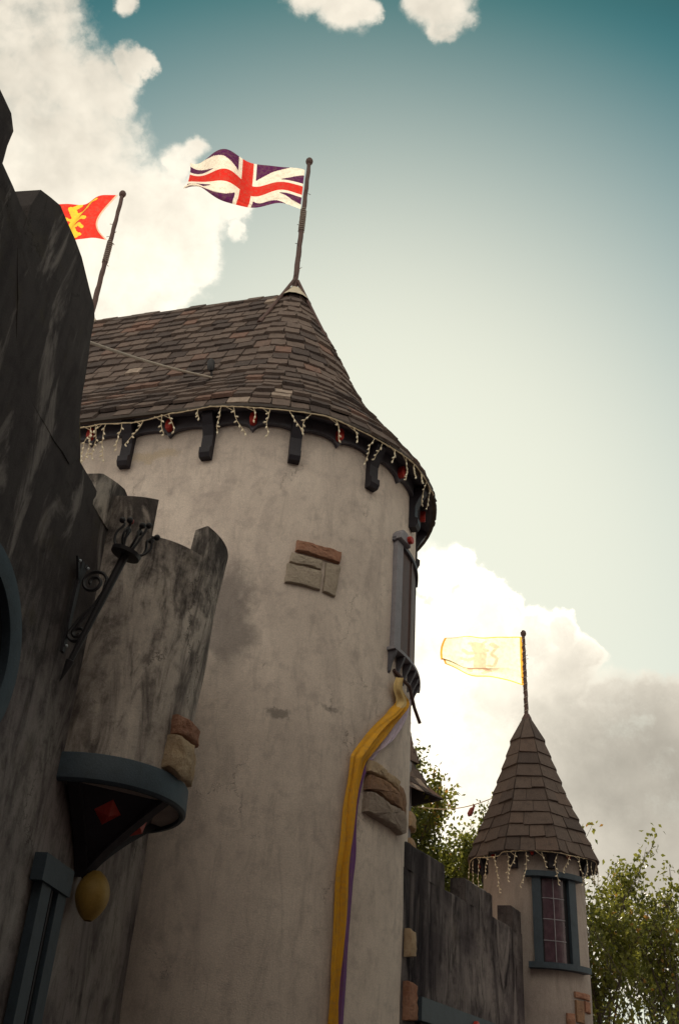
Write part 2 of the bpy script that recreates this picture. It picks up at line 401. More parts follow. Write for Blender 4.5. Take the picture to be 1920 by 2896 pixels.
def loop_wall(R, z0, z1, nz, wob):
    mb = MB(); P = []
    ol = outline(R, 48); ol2 = []
    for i, p in enumerate(ol):       # refine the straight sides
        ol2.append(p); q = ol[(i + 1) % len(ol)]; L = (q - p).length
        k = int(L / .3)
        for j in range(1, k): ol2.append(p.lerp(q, j / k))
    for p in ol2:
        row = []
        c = A if (p - A).dot(UU) < 0 else (A2 if (p - A2).dot(UU) > 0 else A + UU * (p - A).dot(UU))
        nrm = (p - c).normalized()
        for j in range(nz + 1):
            z = z0 + (z1 - z0) * j / nz
            row.append(p + nrm * wob * mnoise.noise(V((p.x * 1.1, p.y * 1.1, z * .9))) + V((0, 0, z)))
        P.append(row)
    mb.grid(P, True); return mb
loop_wall(RW, -.1, 10.62, 36, .014).build('wall', 'tower', tower, True)
# roof profile: (radius, z) from eave to top
PROF = [(2.66, 10.50), (2.59, 10.70), (2.415, 10.95), (2.233, 11.20), (2.05, 11.45), (1.855, 11.70), (1.69, 11.95), (1.545, 12.20), (1.42, 12.45), (1.31, 12.70), (1.205, 12.95), (1.10, 13.20), (.985, 13.45), (.87, 13.70), (.755, 13.95), (.63, 14.20), (.51, 14.45), (.39, 14.70), (.27, 14.95), (.16, 15.15)]
def loft(profile, nseg=40):
    mb = MB(); rows = [outline(r, nseg) for (r, z) in profile]
    P = [[rows[j][i] + V((0, 0, profile[j][1])) for j in range(len(profile))] for i in range(len(rows[0]))]
    mb.grid(P, True); return mb
dk = [(r - .05, z - .0) for (r, z) in PROF] + [(.02, 15.20)]
roof = loft(dk).build('roof', 'deck', tower, True)
# soffit and eave board
loft([(2.35, 10.60), (2.60, 10.49), (2.645, 10.49), (2.645, 10.53), (2.56, 10.56)]).build('soffit', 'trim', tower)
loft([(2.635, 10.47), (2.69, 10.47), (2.69, 10.515), (2.62, 10.525)]).build('eave_board', 'wood', tower)
# slates
def prof_at(d):
    for (r0, z0), (r1, z1) in zip(PROF, PROF[1:]):
        L = math.hypot(r1 - r0, z1 - z0)
        if d <= L: return r0 + (r1 - r0) * d / L, z0 + (z1 - z0) * d / L, (r1 - r0) / L, (z1 - z0) / L
        d -= L
    r0, z0 = PROF[-2]; r1, z1 = PROF[-1]; L = math.hypot(r1 - r0, z1 - z0)
    return r1, z1, (r1 - r0) / L, (z1 - z0) / L
TOT = sum(math.hypot(b[0] - a_[0], b[1] - a_[1]) for a_, b in zip(PROF, PROF[1:]))
rnd = random.Random(4)
def slate_mesh(k):
    r_ = random.Random(90 + k); mb = MB()
    j = lambda a: r_.uniform(-a, a)
    # unit slate: x in -.5..5, y 0 (bottom edge) .. 1 (top), z thickness 0..1; wavy worn bottom edge
    xs = [-.5, -.17, .17, .5]; vs = []
    bot = [j(.05) for _ in xs]
    for z in (0, 1):
        for i, x in enumerate(xs): vs.append((x + (j(.012) if 0 < i < 3 else 0) - (.012 * z * (1 if x > 0 else -1)), bot[i] + .02 * z, z + j(.12) * z))
        for i, x in enumerate(xs): vs.append((x, 1.0, z * .8))
    fs = []
    for i in range(3):
        fs += [(i, i + 1, i + 5, i + 4)[::-1], (8 + i, 9 + i, 13 + i, 12 + i), (i, i + 1, 9 + i, 8 + i), (4 + i, 12 + i, 13 + i, 5 + i)]
    fs += [(0, 8, 12, 4), (3, 7, 15, 11)]
    mb.add(vs, fs); return mb
SM = []
for k in range(6):
    o = slate_mesh(k).build('shingle', 'slate'); SM.append(o.data); bpy.data.objects.remove(o)
SV = [([V(v.co) for v in me.vertices], [list(p.vertices) for p in me.polygons]) for me in SM]
NCOURSE = 21; EXP = TOT / NCOURSE
pieces = []
for ci in range(NCOURSE):
    d = EXP * ci; r, z, dr, dz = prof_at(d + EXP * .5); rb, zb, _, _ = prof_at(d)
    spots = []
    x = -LEN - .2 + (ci % 2) * .165 + rnd.uniform(-.04, .04); end = math.pi * rb * .97
    while x < end:
        w = (.295 if x < -.2 or rb > .9 else max(.16, min(.295, rb * .62))) * rnd.uniform(.86, 1.14); m_ = x + w / 2
        spots.append(('s', -m_, w) if m_ < 0 else ('c', m_ / rb, w / rb)); x += w
    for kind, c_, w in spots:
        if kind == 's':
            n_ = NN; base = A + UU * c_; ww = w
        else:
            n_ = ring_dir(c_); base = A; ww = w * rb * 1.0
        up = (n_ * dr + V((0, 0, dz))).normalized(); tan = V((0, 0, 1)).cross(n_).normalized(); nor = tan.cross(up).normalized()
        if nor.dot(n_) < 0: nor = -nor
        th = .042 * rnd.uniform(.7, 1.4); ln = EXP * 1.55
        lift = .010 + .03 + rnd.uniform(-.006, .010)
        # the bottom edge rides on the course below
        p0 = base + n_ * rb + V((0, 0, zb)) - up * rnd.uniform(-.012, .022) + nor * (lift - .045)
        p1 = base + n_ * prof_at(min(TOT, d + ln))[0] + V((0, 0, prof_at(min(TOT, d + ln))[1])) - nor * .040
        up2 = (p1 - p0).normalized(); nor2 = tan.cross(up2).normalized()
        if nor2.dot(n_) < 0: nor2 = -nor2
        tw = rnd.uniform(-.022, .022); t2 = (tan * math.cos(tw) + up2 * math.sin(tw))
        mt = Matrix(((t2.x * ww * .945, up2.x * ln, nor2.x * th, p0.x), (t2.y * ww * .945, up2.y * ln, nor2.y * th, p0.y), (t2.z * ww * .945, up2.z * ln, nor2.z * th, p0.z), (0, 0, 0, 1)))
        azm = math.degrees(math.atan2(p0.x, p0.y)); ph = math.degrees(c_) if kind == 'c' else 0
        vis = azm > -19.6 and ph < 100
        pieces.append((vis, (p0 - CAM).length / max(.05, ww), mt))
vis = sorted([p for p in pieces if p[0]], key=lambda p: p[1])[:300]
rest = [p for p in pieces if not p[0]] + sorted([p for p in pieces if p[0]], key=lambda p: p[1])[300:]
for i, p in enumerate(vis):
    copy_piece(SM[rnd.randrange(6)], 'shingle', roof, p[2])
mb = MB()
for p in rest:
    vs, fs = SV[rnd.randrange(6)]
    mb.add([p[2] @ v for v in vs], fs, max(.01, rnd.random()))
o = mb.build('remaining_shingles', 'slate_joined', roof); o['kind'] = 'stuff'
# mortar caps at both ridge ends, ridge tiles between
for j, c_ in enumerate((A, A2)):
    lathe(c_, [(.37, 14.97), (.29, 15.10), (.19, 15.25), (.12, 15.37), (.07, 15.42), (.0, 15.43)], 18, wob=.02, seed=j * 3).build('ridge_cap', 'cap', roof, True)
nrt = 11
for i in range(nrt):
    c_ = A + UU * (.36 + (LEN - .72) * (i + .5) / nrt); h = (LEN - .72) / nrt / 2 * .98
    mb = MB(); prof = [(-.21, 14.98), (-.12, 15.14), (0, 15.205), (.12, 15.14), (.21, 14.98)]
    z_ = rnd.uniform(-.008, .008)
    mb.grid([[c_ + UU * h * k_ + NN * a_ + V((0, 0, b_ + z_)) for (a_, b_) in prof] for k_ in (-1, 1)])
    mb.build('ridge_tile', 'slate', roof)
# scalloped valance board and brackets
PIT = .62; S0 = -.08
KMIN, KMAX = -5, 12
mb = MB(); NS = 10
front = []; 
for k in range(KMIN, KMAX):
    for j in range(NS + (1 if k == KMAX - 1 else 0)):
        x = j / NS; zz = 10.235 + .135 * math.sqrt(max(0, 1 - (2 * x - 1) ** 2)) ** .9
        front.append((arc(S0 + PIT * (k + x)), zz))
P = []
for q, zz in front:
    P.append([tpt(q, 2.37, 10.58), tpt(q, 2.435, 10.58), tpt(q, 2.435, zz), tpt(q, 2.37, zz)])
mb.grid(P); mb.build('valance', 'trim', tower)
for k in range(KMIN, KMAX):
    s_ = S0 + PIT * k; q = arc(s_); n_, t_ = tframe(q)
    if k % 2 == 0:
        mb = MB(); pr = [(2.36, 9.78), (2.475, 9.78), (2.51, 9.84), (2.51, 9.93), (2.465, 9.955), (2.465, 10.16), (2.53, 10.30), (2.61, 10.42), (2.61, 10.50), (2.36, 10.50)]
        b0 = tpt(q, 0, 0); 
        mb.prism([b0 + n_ * r_ + V((0, 0, z_)) - t_ * .08 for (r_, z_) in pr], t_ * .16)
        mb.build('bracket', 'trim_dark', tower)
    else:
        mb = MB(); c_ = tpt(q, 2.475, 10.41)
        mb.prism([c_ + t_ * .052 * math.cos(a_) * 1.0 + V((0, 0, .10 * math.copysign(abs(math.sin(a_)) ** .6, math.sin(a_)))) + n_ * .045 for a_ in [2 * math.pi * i / 14 for i in range(14)]], -n_ * .09, .012)
        mb.build('red_ornament', 'red', tower)
# decorative stones set in the plaster
def surf_stone(poly, mat, depth, parent, R=RW, name='stone', seed=0, fn=tpt, us=.041):
    """stone with an outline (q, z) on a curved wall, chipped edges and an uneven face"""
    r_ = random.Random(seed); pts = []
    n = len(poly)
    for i in range(n):
        q0, z0 = poly[i]; q1, z1 = poly[(i + 1) % n]
        k = max(2, int(math.hypot((q1 - q0) * us, z1 - z0) / .06))
        for j in range(k):
            t = j / k; a_ = .006 if j else .004
            pts.append((q0 + (q1 - q0) * t + r_.uniform(-a_, a_) / us, z0 + (z1 - z0) * t + r_.uniform(-a_, a_)))
    cq = sum(p[0] for p in pts) / len(pts); cz = sum(p[1] for p in pts) / len(pts)
    rings = []
    for (f, d) in ((1.0, -.02), (1.0, depth * .55), (.95, depth * .9), (.80, depth * 1.0), (.45, depth * 1.06)):
        rings.append([fn(cq + (q - cq) * f, R + d + (r_.uniform(-1, 1) * depth * .11 if d > 0 else 0), cz + (z - cz) * f) for (q, z) in pts])
    mb = MB(); m_ = len(pts); vs = [p for rg in rings for p in rg] + [fn(cq, R + depth * 1.05, cz)]
    fs = [(a_ * m_ + i, a_ * m_ + (i + 1) % m_, (a_ + 1) * m_ + (i + 1) % m_, (a_ + 1) * m_ + i) for a_ in range(4) for i in range(m_)]
    fs += [(4 * m_ + i, 4 * m_ + (i + 1) % m_, 5 * m_) for i in range(m_)]
    mb.add(vs, fs); return mb.build(name, mat, parent, True)
surf_stone([(31.2, 8.55), (46.7, 8.55), (46.3, 8.385), (31.0, 8.395)], 'stone_red', .075, tower, seed=1)
surf_stone([(29.8, 8.355), (40.3, 8.345), (40.1, 8.215), (29.5, 8.215)], 'stone_pale', .05, tower, seed=2)
surf_stone([(28.9, 8.185), (40.4, 8.185), (40.2, 7.91), (28.6, 7.91)], 'stone_pale', .055, tower, seed=3)
surf_stone([(41.5, 8.345), (46.8, 8.365), (45.6, 7.88), (41.2, 7.90)], 'stone_pale', .05, tower, seed=4)
surf_stone([(61.5, 5.86), (65.9, 5.87), (70.6, 5.84), (70.5, 5.72), (65.1, 5.72), (60.8, 5.70)], 'stone_tan', .085, tower, seed=5)
surf_stone([(71.1, 5.82), (75.0, 5.82), (79.0, 5.80), (78.9, 5.67), (70.8, 5.715)], 'stone_tan', .08, tower, seed=6)
surf_stone([(62.2, 5.685), (70.2, 5.69), (78.5, 5.65), (81.4, 5.64), (81.0, 5.48), (72.2, 5.46), (65.4, 5.51), (61.4, 5.49)], 'stone_brown', .10, tower, seed=7)
surf_stone([(79.5, 5.78), (82.9, 5.78), (86.3, 5.68), (86.2, 5.36), (82.3, 5.48), (82.1, 5.65), (79.3, 5.67)], 'stone_brown', .06, tower, seed=8)
surf_stone([(61.5, 5.46), (64.4, 5.485), (72.3, 5.435), (82.0, 5.46), (86.2, 5.34), (85.3, 5.23), (81.7, 5.16), (77.4, 5.18), (68.7, 5.19), (61.2, 5.22)], 'stone_grey', .10, tower, seed=9)
# side window of the tower: a projecting curved bay seen edge-on
win = MB()
def arcbox(mb, q0, q1, R0_, R1_, z0, z1, n=10, fn=tpt):
    P = [[fn(q0 + (q1 - q0) * i / n, R0_, z0), fn(q0 + (q1 - q0) * i / n, R1_, z0), fn(q0 + (q1 - q0) * i / n, R1_, z1), fn(q0 + (q1 - q0) * i / n, R0_, z1)] for i in range(n + 1)]
    b = len(mb.v); mb.grid([p + [p[0]] for p in P])
    m_ = 5; mb.f.append([b, b + 1, b + 2, b + 3]); mb.f.append([b + n * m_ + k for k in (3, 2, 1, 0)]); mb.t += [0, 0]
arcbox(win, 71.8, 76.0, 2.36, 2.44, 7.56, 9.24, 3)
wo_ = win.build('side_window', 'slate_blue', tower)
for nm, q0, q1, Ra, Rb, z0, z1, mt in (('jamb', 100, 104.5, 2.36, 2.40, 7.56, 9.24, 'trim_dark'), ('mullion', 87, 88.6, 2.36, 2.405, 7.56, 9.24, 'pole'), ('pane', 76, 100, 2.36, 2.385, 7.56, 9.24, 'pole'), ('sill', 70.2, 106.5, 2.36, 2.495, 7.505, 7.55, 'slate_blue'), ('lintel', 71.0, 106, 2.36, 2.43, 9.24, 9.30, 'trim')):
    mb = MB(); arcbox(mb, q0, q1, Ra, Rb, z0, z1, 14); mb.build(nm, mt, wo_)
for q in (75.0,):
    mb = MB(); n_, t_ = tframe(q); c_ = tpt(q, 2.42, 9.26); w_ = .20
    mb.prism([c_ + t_ * a_ + V((0, 0, b_)) + n_ * .08 for a_, b_ in ((-.17, .0), (.17, .0), (.15, .10), (.06, .19), (-.06, .19), (-.15, .10))], -n_ * .16, .02)
    mb.build('pediment', 'slate_blue', wo_)
    mb = MB(); c2 = tpt(q + 2.0, 2.53, 9.34); mb.prism([c2 + t_ * .06 * math.cos(a_) + V((0, 0, .06 * math.sin(a_))) + n_ * .03 for a_ in [math.pi / 4 * i for i in range(8)]], -n_ * .07, .01)
    mb.build('red_ornament', 'red', wo_)
for i in range(6):
    q = 71.6 + i * 5.6; n_, t_ = tframe(q); b0 = tpt(q, 0, 0)
    mb = MB(); mb.prism([b0 + n_ * r_ + V((0, 0, z_)) - t_ * .022 for r_, z_ in ((2.36, 7.50), (2.49, 7.50), (2.47, 7.44), (2.42, 7.34), (2.39, 7.22), (2.36, 7.18))], t_ * .044)
    mb.build('corbel', 'trim', wo_)
# ------------------------------------------------------------------ flagpoles and flags
def flagpole(c_, label, ztop, zb, r, braces, grp=None, wound=(.45, .62)):
    t = thing('flagpole', label, 'flagpole', (c_.x, c_.y, zb), grp)
    rr_ = random.Random(int(ztop * 100)); pts = []; rs = []
    for i in range(30):
        z = zb + (ztop - zb) * i / 29
        pts.append(V((c_.x + .004 * math.sin(i * 1.7), c_.y, z))); rs.append(r * (1.12 - .3 * i / 29) * rr_.uniform(.93, 1.07))
    mb = MB(); mb.tube(pts, rs, 9); mb.build('pole', 'pole', t, True)
    mb = MB(); mb.ball((c_.x, c_.y, ztop + r * .9), r * 1.55, 12, 8, (1, 1, 1.25)); mb.build('finial', 'pole', t, True)
    mb = MB(); hp = []                  # rope wound round the pole
    for i in range(100):
        a_ = i * .75; z = zb + (ztop - zb) * (wound[0] + (wound[1] - wound[0]) * i / 99)
        hp.append(V((c_.x + (r * 1.18) * math.cos(a_), c_.y + (r * 1.18) * math.sin(a_), z)))
    mb.tube(hp, r * .16, 5); mb.build('halyard', 'rope', t, True)
    for k in range(9):                  # frayed cable ties
        z = zb + .3 + rr_.random() * (ztop - zb) * .75; a_ = rr_.random() * 6.28; d = V((math.cos(a_), math.sin(a_), rr_.uniform(-.4, .6)))
        mb = MB(); p = V((c_.x, c_.y, z)) + d * r; mb.tube([p, p + d * r * 1.1], r * .16, 4); mb.build('tie', 'pole', t)
    for (p0, p1) in braces:
        mb = MB(); mb.tube([p0, p1], .031, 7); b = mb.build('brace', 'pole', t, True)
        mb = MB(); dd = (V(p1) - V(p0)).normalized(); mb.tube([V(p1) - dd * .07, V(p1) + dd * .05], [.05, .045], 8); mb.build('foot', 'pole', b)
    return t
def roof_pt(q, z):
    for (r0, z0), (r1, z1) in zip(PROF, PROF[1:]):
        if z0 <= z <= z1: return tpt(q, r0 + (r1 - r0) * (z - z0) / (z1 - z0) + .02, z)
top = V((A.x, A.y, 15.62))
flagpole(A, 'brown flagpole with splayed braces on the tower roof apex', 19.02, 15.28, .050, [(top + NN * .05, roof_pt(-.25, 13.9)), (top - UU * .05, roof_pt(70, 13.6)), (top - NN * .05 - UU * .04, roof_pt(96, 13.75))])
top = V((A2.x, A2.y, 15.62))
flagpole(A2, 'brown flagpole at the far end of the roof ridge', 19.0, 15.25, .050, [(top + NN * .05, tpt(-(LEN + .1), .62, 14.3)), (top + UU * .05, A2 + UU * .66 + V((0, 0, 14.2)))])

def make_flag(name, label, mat, corners, colfn, wave, nu=150, nv=80, fold=None):
    TL, BL_, TR, BR = [V(p) for p in corners]     # at pole: top, bottom; at fly: top, bottom
    nrm = (TR - TL).cross(BL_ - TL).normalized(); P = []
    for i in range(nu + 1):
        u = i / nu; row = []
        for j in range(nv + 1):
            v = j / nv
            p = (TL * (1 - u) + TR * u) * v + (BL_ * (1 - u) + BR * u) * (1 - v)
            dn, dv_, du_ = wave(u, v)
            p = p + nrm * dn + V((0, 0, dv_)) + (TR - TL).normalized() * du_
            row.append(p)
        P.append(row)
    mb = MB(); mb.grid(P); cols = []
    for i in range(nu):
        for j in range(nv):
            cols.append((*colfn((i + .5) / nu, (j + .5) / nv), 1))
    o = mb.build(name, mat, None, True, TL, cols)
    tag(o, label, 'flag'); return o
RED, BLU, WHT = (.62, .030, .022), (.085, .017, .078), (.84, .78, .68)
def union(u, v):
    x = (u - .5) * 2.0; y = v - .5; ax, ay = abs(x), abs(y)
    if ax < .10 or ay < .10: return RED
    if ax < .165 or ay < .165: return WHT
    d = abs(ay - ax * .5) / math.sqrt(1.25)
    if d < .115: return WHT
    return BLU
def wave_union(u, v):
    s_ = u ** .7
    dn = .23 * s_ * math.sin(u * 9.2 + v * 1.5 + .4) + .09 * s_ * math.sin(u * 15 - v * 3.1)
    dz = .085 * math.sin(u * 6.4 + .5) * s_ - .05 * math.sin(u * 3.1) * (1 - v)
    # lower hem rolls up and back on itself
    if v < .22:
        k = (.22 - v) / .22; dn += .13 * math.sin(k * 2.6) * (.3 + .7 * u); dz += .19 * k * k * (.35 + .65 * u)
    if u > .8 and v > .75: dz -= .10 * (u - .8) / .2 * (v - .75) / .25
    return dn, dz, -.05 * math.sin(v * 3.1) * s_
make_flag('flag', 'union flag with red cross and white saltire flying above the tower', 'flag', [(-1.215, 13.945, 18.78), (-1.21, 13.945, 17.52), (-3.53, 13.66, 18.80), (-3.50, 13.66, 17.28)], union, wave_union)
def caps(u, v, segs, grow=1.0):
    for (x0, y0, x1, y1, r) in segs:
        r *= grow
        dx, dy = x1 - x0, y1 - y0; L2 = dx * dx + dy * dy
        t = 0 if L2 == 0 else max(0, min(1, ((u - x0) * dx + (v - y0) * dy) / L2))
        if (u - x0 - dx * t) ** 2 + (v - y0 - dy * t) ** 2 < r * r: return True
    return False
# heraldic lion, drawn as the photograph shows it: rearing, with tail, mane and splayed paws
LION = [(.52, .30, .50, .62, .075), (.50, .62, .55, .72, .07), (.53, .80, .57, .80, .075), (.60, .83, .66, .81, .028), (.50, .66, .66, .60, .032), (.66, .60, .72, .66, .028), (.50, .56, .66, .46, .030), (.66, .46, .73, .48, .028),
        (.50, .32, .64, .24, .042), (.64, .24, .66, .12, .030), (.66, .12, .74, .12, .022), (.48, .30, .42, .16, .042), (.42, .16, .50, .08, .028), (.47, .36, .34, .34, .022), (.34, .34, .30, .50, .020), (.30, .50, .37, .62, .022), (.37, .62, .31, .76, .022), (.31, .76, .38, .84, .034),
        (.47, .74, .43, .70, .028), (.49, .87, .47, .90, .022)]
YEL = (.86, .60, .055)
def lionred(u, v):
    # on this flag the charge lies with its head to the hem
    vv = 1 - v
    if u < .028: return (.75, .55, .42)
    return YEL if caps(1.02 - u * .95 - .03, vv * .86 + .06, LION, 1.12) else (.72, .040, .028)
def wave_left(u, v):
    s_ = u ** .6; dn = .16 * s_ * math.sin(u * 7.0 + v * 1.2) + .05 * s_ * math.sin(u * 16 + v * 4)
    bow = math.sin(v * math.pi) * (1 - u) ** 2     # hoist bows away from the pole between its two ties
    return dn, .05 * math.sin(u * 6) * s_, .30 * bow + .03 * math.sin(v * 6)
make_flag('flag', 'red flag with yellow heraldic lion, half hidden behind the dark wall', 'flag', [(-5.27, 15.16, 19.02), (-5.25, 15.16, 17.64), (-6.95, 15.45, 18.84), (-6.85, 15.44, 17.66)], lionred, wave_left)
def lionyel(u, v):
    if u < .03 or u > .97: return (.85, .42, .06)
    if v < .03 or v > .97: return (.9, .55, .12)
    return (.93, .62, .44) if caps(u * 1.0, v, LION) else (.98, .91, .68)
def wave_spire(u, v):
    s_ = u ** .7; dn = .10 * s_ * math.sin(u * 7.5 + v * 2.2) + .03 * s_ * math.sin(u * 17 - v * 4)
    dz = .03 * math.sin(u * 7) * s_; du = .10 * math.sin(v * math.pi) * s_
    if v < .30:
        k = (.30 - v) / .30; dn += .16 * math.sin(k * 3.0) * u; dz += .16 * k * u
    if v > .9 and u > .5: dz -= .06 * (v - .9) / .1 * (u - .5) / .5
    return dn, dz, du
make_flag('flag', 'sheer yellow flag with faint red lion on the small turret', 'sheer', [(3.64, 17.625, 10.36), (3.645, 17.625, 9.36), (2.22, 17.82, 10.37), (2.20, 17.83, 9.56)], lionyel, wave_spire)

# ------------------------------------------------------------------ yellow and purple banner on the tower
def interp(rows, n):
    out = []
    m_ = len(rows) - 1
    for i in range(n + 1):
        t = i / n * m_; k = min(int(t), m_ - 1); f = t - k
        p0 = rows[max(k - 1, 0)]; p1 = rows[k]; p2 = rows[k + 1]; p3 = rows[min(k + 2, m_)]
        out.append([.5 * (2 * b + (c - a_) * f + (2 * a_ - 5 * b + 4 * c - d) * f * f + (3 * b - a_ - 3 * c + d) * f ** 3) for a_, b, c, d in zip(p0, p1, p2, p3)])
    return out
YR = [(73.8, 7.16, 76.9, 7.17), (72.4, 6.97, 80.6, 7.04), (75.3, 6.83, 85.0, 6.95), (70.3, 6.63, 80.0, 6.7), (65.5, 6.44, 73.2, 6.45), (60.0, 6.16, 67.3, 6.18), (55.6, 5.89, 62.7, 5.92), (54.2, 5.73, 60.3, 5.76), (53.0, 5.35, 58.1, 5.37), (52.4, 4.99, 57.1, 5.01), (51.8, 4.59, 56.4, 4.61), (51.8, 4.21, 56.1, 4.24), (51.8, 3.66, 55.9, 3.68), (51.6, 3.23, 55.5, 3.24), (51.4, 2.65, 55.4, 2.67), (51.8, 1.59, 55.6, 1.6)]
PR = [(80.3, 6.89, 94.2, 7.21), (73.0, 6.44, 87.3, 6.85), (67.4, 6.1, 76.0, 6.37), (61.5, 5.9, 66.4, 6.0), (58.0, 5.64, 61.0, 5.66), (56.0, 5.05, 59.0, 5.06), (55.0, 4.59, 58.5, 4.61), (55.0, 4.25, 58.2, 4.26), (54.5, 3.7, 58.0, 3.7), (54.0, 3.26, 57.8, 3.26), (54.0, 2.67, 57.6, 2.68), (54.0, 1.6, 57.6, 1.6)]
PL = [(68.0, 6.60, 71.5, 6.62), (62.0, 6.34, 66.0, 6.36), (56.5, 6.08, 61.0, 6.10), (53.2, 5.86, 57.0, 5.86), (52.3, 5.70, 56.0, 5.70), (52.0, 5.30, 55.0, 5.30), (51.6, 4.9, 54.5, 4.9)]
ban = thing('banner', 'long yellow and purple satin banner draped down the cream tower', 'banner', tpt(53.5, 2.42, 1.6))
def ribbon(rows, R, thick, cols3, name, folds, n=160, m=26, mat='banner'):
    """hanging cloth gathered in lengthwise pleats; cols3: face colours across the width"""
    P = []; cols = []; r_ = random.Random(len(rows))
    ph = [r_.uniform(0, 6.28) for _ in range(4)]
    for i, (q0, z0, q1, z1) in enumerate(interp(rows, n)):
        row = []; y = i / n
        e0 = .35 * math.sin(y * 21 + ph[0]) + .2 * math.sin(y * 47 + ph[1]); e1 = .35 * math.sin(y * 17 + ph[2]) + .2 * math.sin(y * 39 + ph[3])
        for j in range(m + 1):
            t = j / m
            pl = folds * (math.sin(t * 11 + 1.6 * math.sin(y * 7) + ph[0]) + .5 * math.sin(t * 23 - 2.2 * math.sin(y * 9 + 1) + ph[1]))
            prof = math.sin(t * math.pi) ** .8 * thick + pl * (.25 + .75 * math.sin(t * math.pi)) + .010 * math.sin(y * 30 + t * 4)
            w_ = q1 - q0
            row.append(tpt(q0 + w_ * t + e0 * (1 - t) * .8 + e1 * t * .8, max(R + prof, 2.385), z0 + (z1 - z0) * t))
        P.append(row)
    mb = MB(); mb.grid(P)
    for i in range(n):
        for j in range(m): cols.append((*cols3(i / n, j / m), 1))
    return mb.build(name, mat, ban, True, None, cols)
ycol = lambda y, t: (.70, .50, .22) if y < .13 + .04 * math.sin(t * 5) else (.72, .36, .035)
pcol = lambda y, t: (.62, .52, .64) if y < .30 else (.20, .09, .26)
ribbon(YR, 2.425, .045, ycol, 'yellow_cloth', .022)
ribbon(PR, 2.40, .015, pcol, 'purple_cloth', .010)
mb = MB(); mb.tube([tpt(74.5, 2.38, 7.28), tpt(82, 2.48, 7.16), V((1.25, 13.6, 7.13)), V((1.345, 13.75, 6.97))], .026, 8); mb.build('rod', 'pole', ban, True)

# ------------------------------------------------------------------ icicle string lights
bl_mb = MB(); bl_mb.ball((0, 0, 0), .013, 6, 5, (1, 1, 2.1)); _o = bl_mb.build('bulb', 'bulb', None, True); BULB = _o.data; bpy.data.objects.remove(_o)
def lights(name, label, path, drops, loc, seed, cord_r=.008, size=1.0):
    t = thing(name, label, 'string lights', loc, 'icicle light strings under the eaves'); r_ = random.Random(seed)
    mb = MB(); mb.tube(path, cord_r, 5); mb.tube([p + V((r_.uniform(-.008, .008), 0, r_.uniform(-.012, .012))) for p in path], cord_r * .8, 5); mb.build('cord', 'cord', t)
    for (p, L, side) in drops:
        pts = [V(p)]; seg = max(3, int(L / (.075 * size))); d = V((side.x * r_.uniform(-.5, .9), side.y * r_.uniform(-.5, .9), -1)).normalized()
        for i in range(seg):
            d = (d + V((side.x * r_.uniform(-.45, .45), side.y * r_.uniform(-.45, .45), -.35))).normalized()
            pts.append(pts[-1] + d * L / seg)
        mb = MB(); mb.tube(pts, cord_r * .7, 4)
        if r_.random() < .6: mb.tube([pts[0] + side * .12 * size + V((0, 0, .01)), pts[1]], cord_r * .6, 4)
        st = mb.build('strand', 'cord', t)
        for i, q in enumerate(pts[1:]):
            a_ = r_.uniform(-1.3, 1.3) + math.pi; dv = V((side.x * math.sin(a_), side.y * math.sin(a_), math.cos(a_)))
            rot = dv.to_track_quat('Z', 'Y').to_matrix().to_4x4()
            copy_piece(BULB, 'bulb', st, Matrix.Translation(q + dv * .028 * size) @ rot @ Matrix.Scale(size, 4))
    return t
rl = random.Random(11); path = []; drops = []
s_ = -3.0
def cord_at(s_):
    sag = .05 * abs(math.sin(s_ * 1.9)) + (.09 if s_ < -.6 else 0) * min(1, (-s_ - .6) / .5 if s_ < -.6 else 0)
    return tpt(arc(s_, 2.7), 2.70, 10.475 - sag)
for i in range(130): path.append(cord_at(-3.0 + i * .0555))
for s_, L in [(-2.6, .3), (-2.1, .42), (-1.82, .62), (-1.75, .55), (-1.64, .70), (-1.58, .60), (-1.33, .45), (-1.0, .48), (-.72, .32), (-.62, .30), (-.18, .16), (.16, .42), (.34, .50), (.62, .22), (.86, .46), (1.12, .42), (1.44, .30), (1.80, .34), (2.08, .26), (2.45, .50), (2.60, .32), (2.86, .30), (3.12, .46), (3.34, .40), (3.56, .30), (3.78, .42), (3.98, .36)]:
    q = arc(s_, 2.7); n_, t_ = tframe(q); drops.append((cord_at(s_), L, -t_))
lights('icicle_lights', 'cream icicle light string hanging under the large tower eave', path, drops, tpt(0, 2.7, 10.4), 5)

# ------------------------------------------------------------------ roof cable and spotlight
mb = MB(); e0 = V((-.3462, .9382, .8281)) * 8.7 + CAM; e1 = roof_pt(-.49, 11.80) + NN * .03
pts = [e0.lerp(e1, i / 20) - V((0, 0, .05 * math.sin(math.pi * i / 20))) for i in range(21)]
mb.tube(pts, .020, 7); o = mb.build('guy_cable', 'rope', None, True, e1); tag(o, 'pale cable stretched from the dark wall to the slate roof', 'cable')
sp = thing('roof_spotlight', 'small black spotlight standing on the slate roof above the cable end', 'spotlight', roof_pt(-.55, 11.93))
b0 = roof_pt(-.55, 11.93)
mb = MB(); mb.tube([b0 - NN * .03, b0 + V((0, 0, .10)) + NN * .03], .015, 6); mb.build('stem', 'iron', sp)
mb = MB(); mb.tube([b0 + NN * .03 + V((0, 0, .08)), b0 + NN * .035 + V((0, 0, .14)) + UU * .01, b0 + NN * .04 + V((0, 0, .26)) + UU * .02, b0 + NN * .045 + V((0, 0, .31)) + UU * .025], [.03, .06, .062, .03], 10); mb.build('lamp_head', 'iron', sp, True)

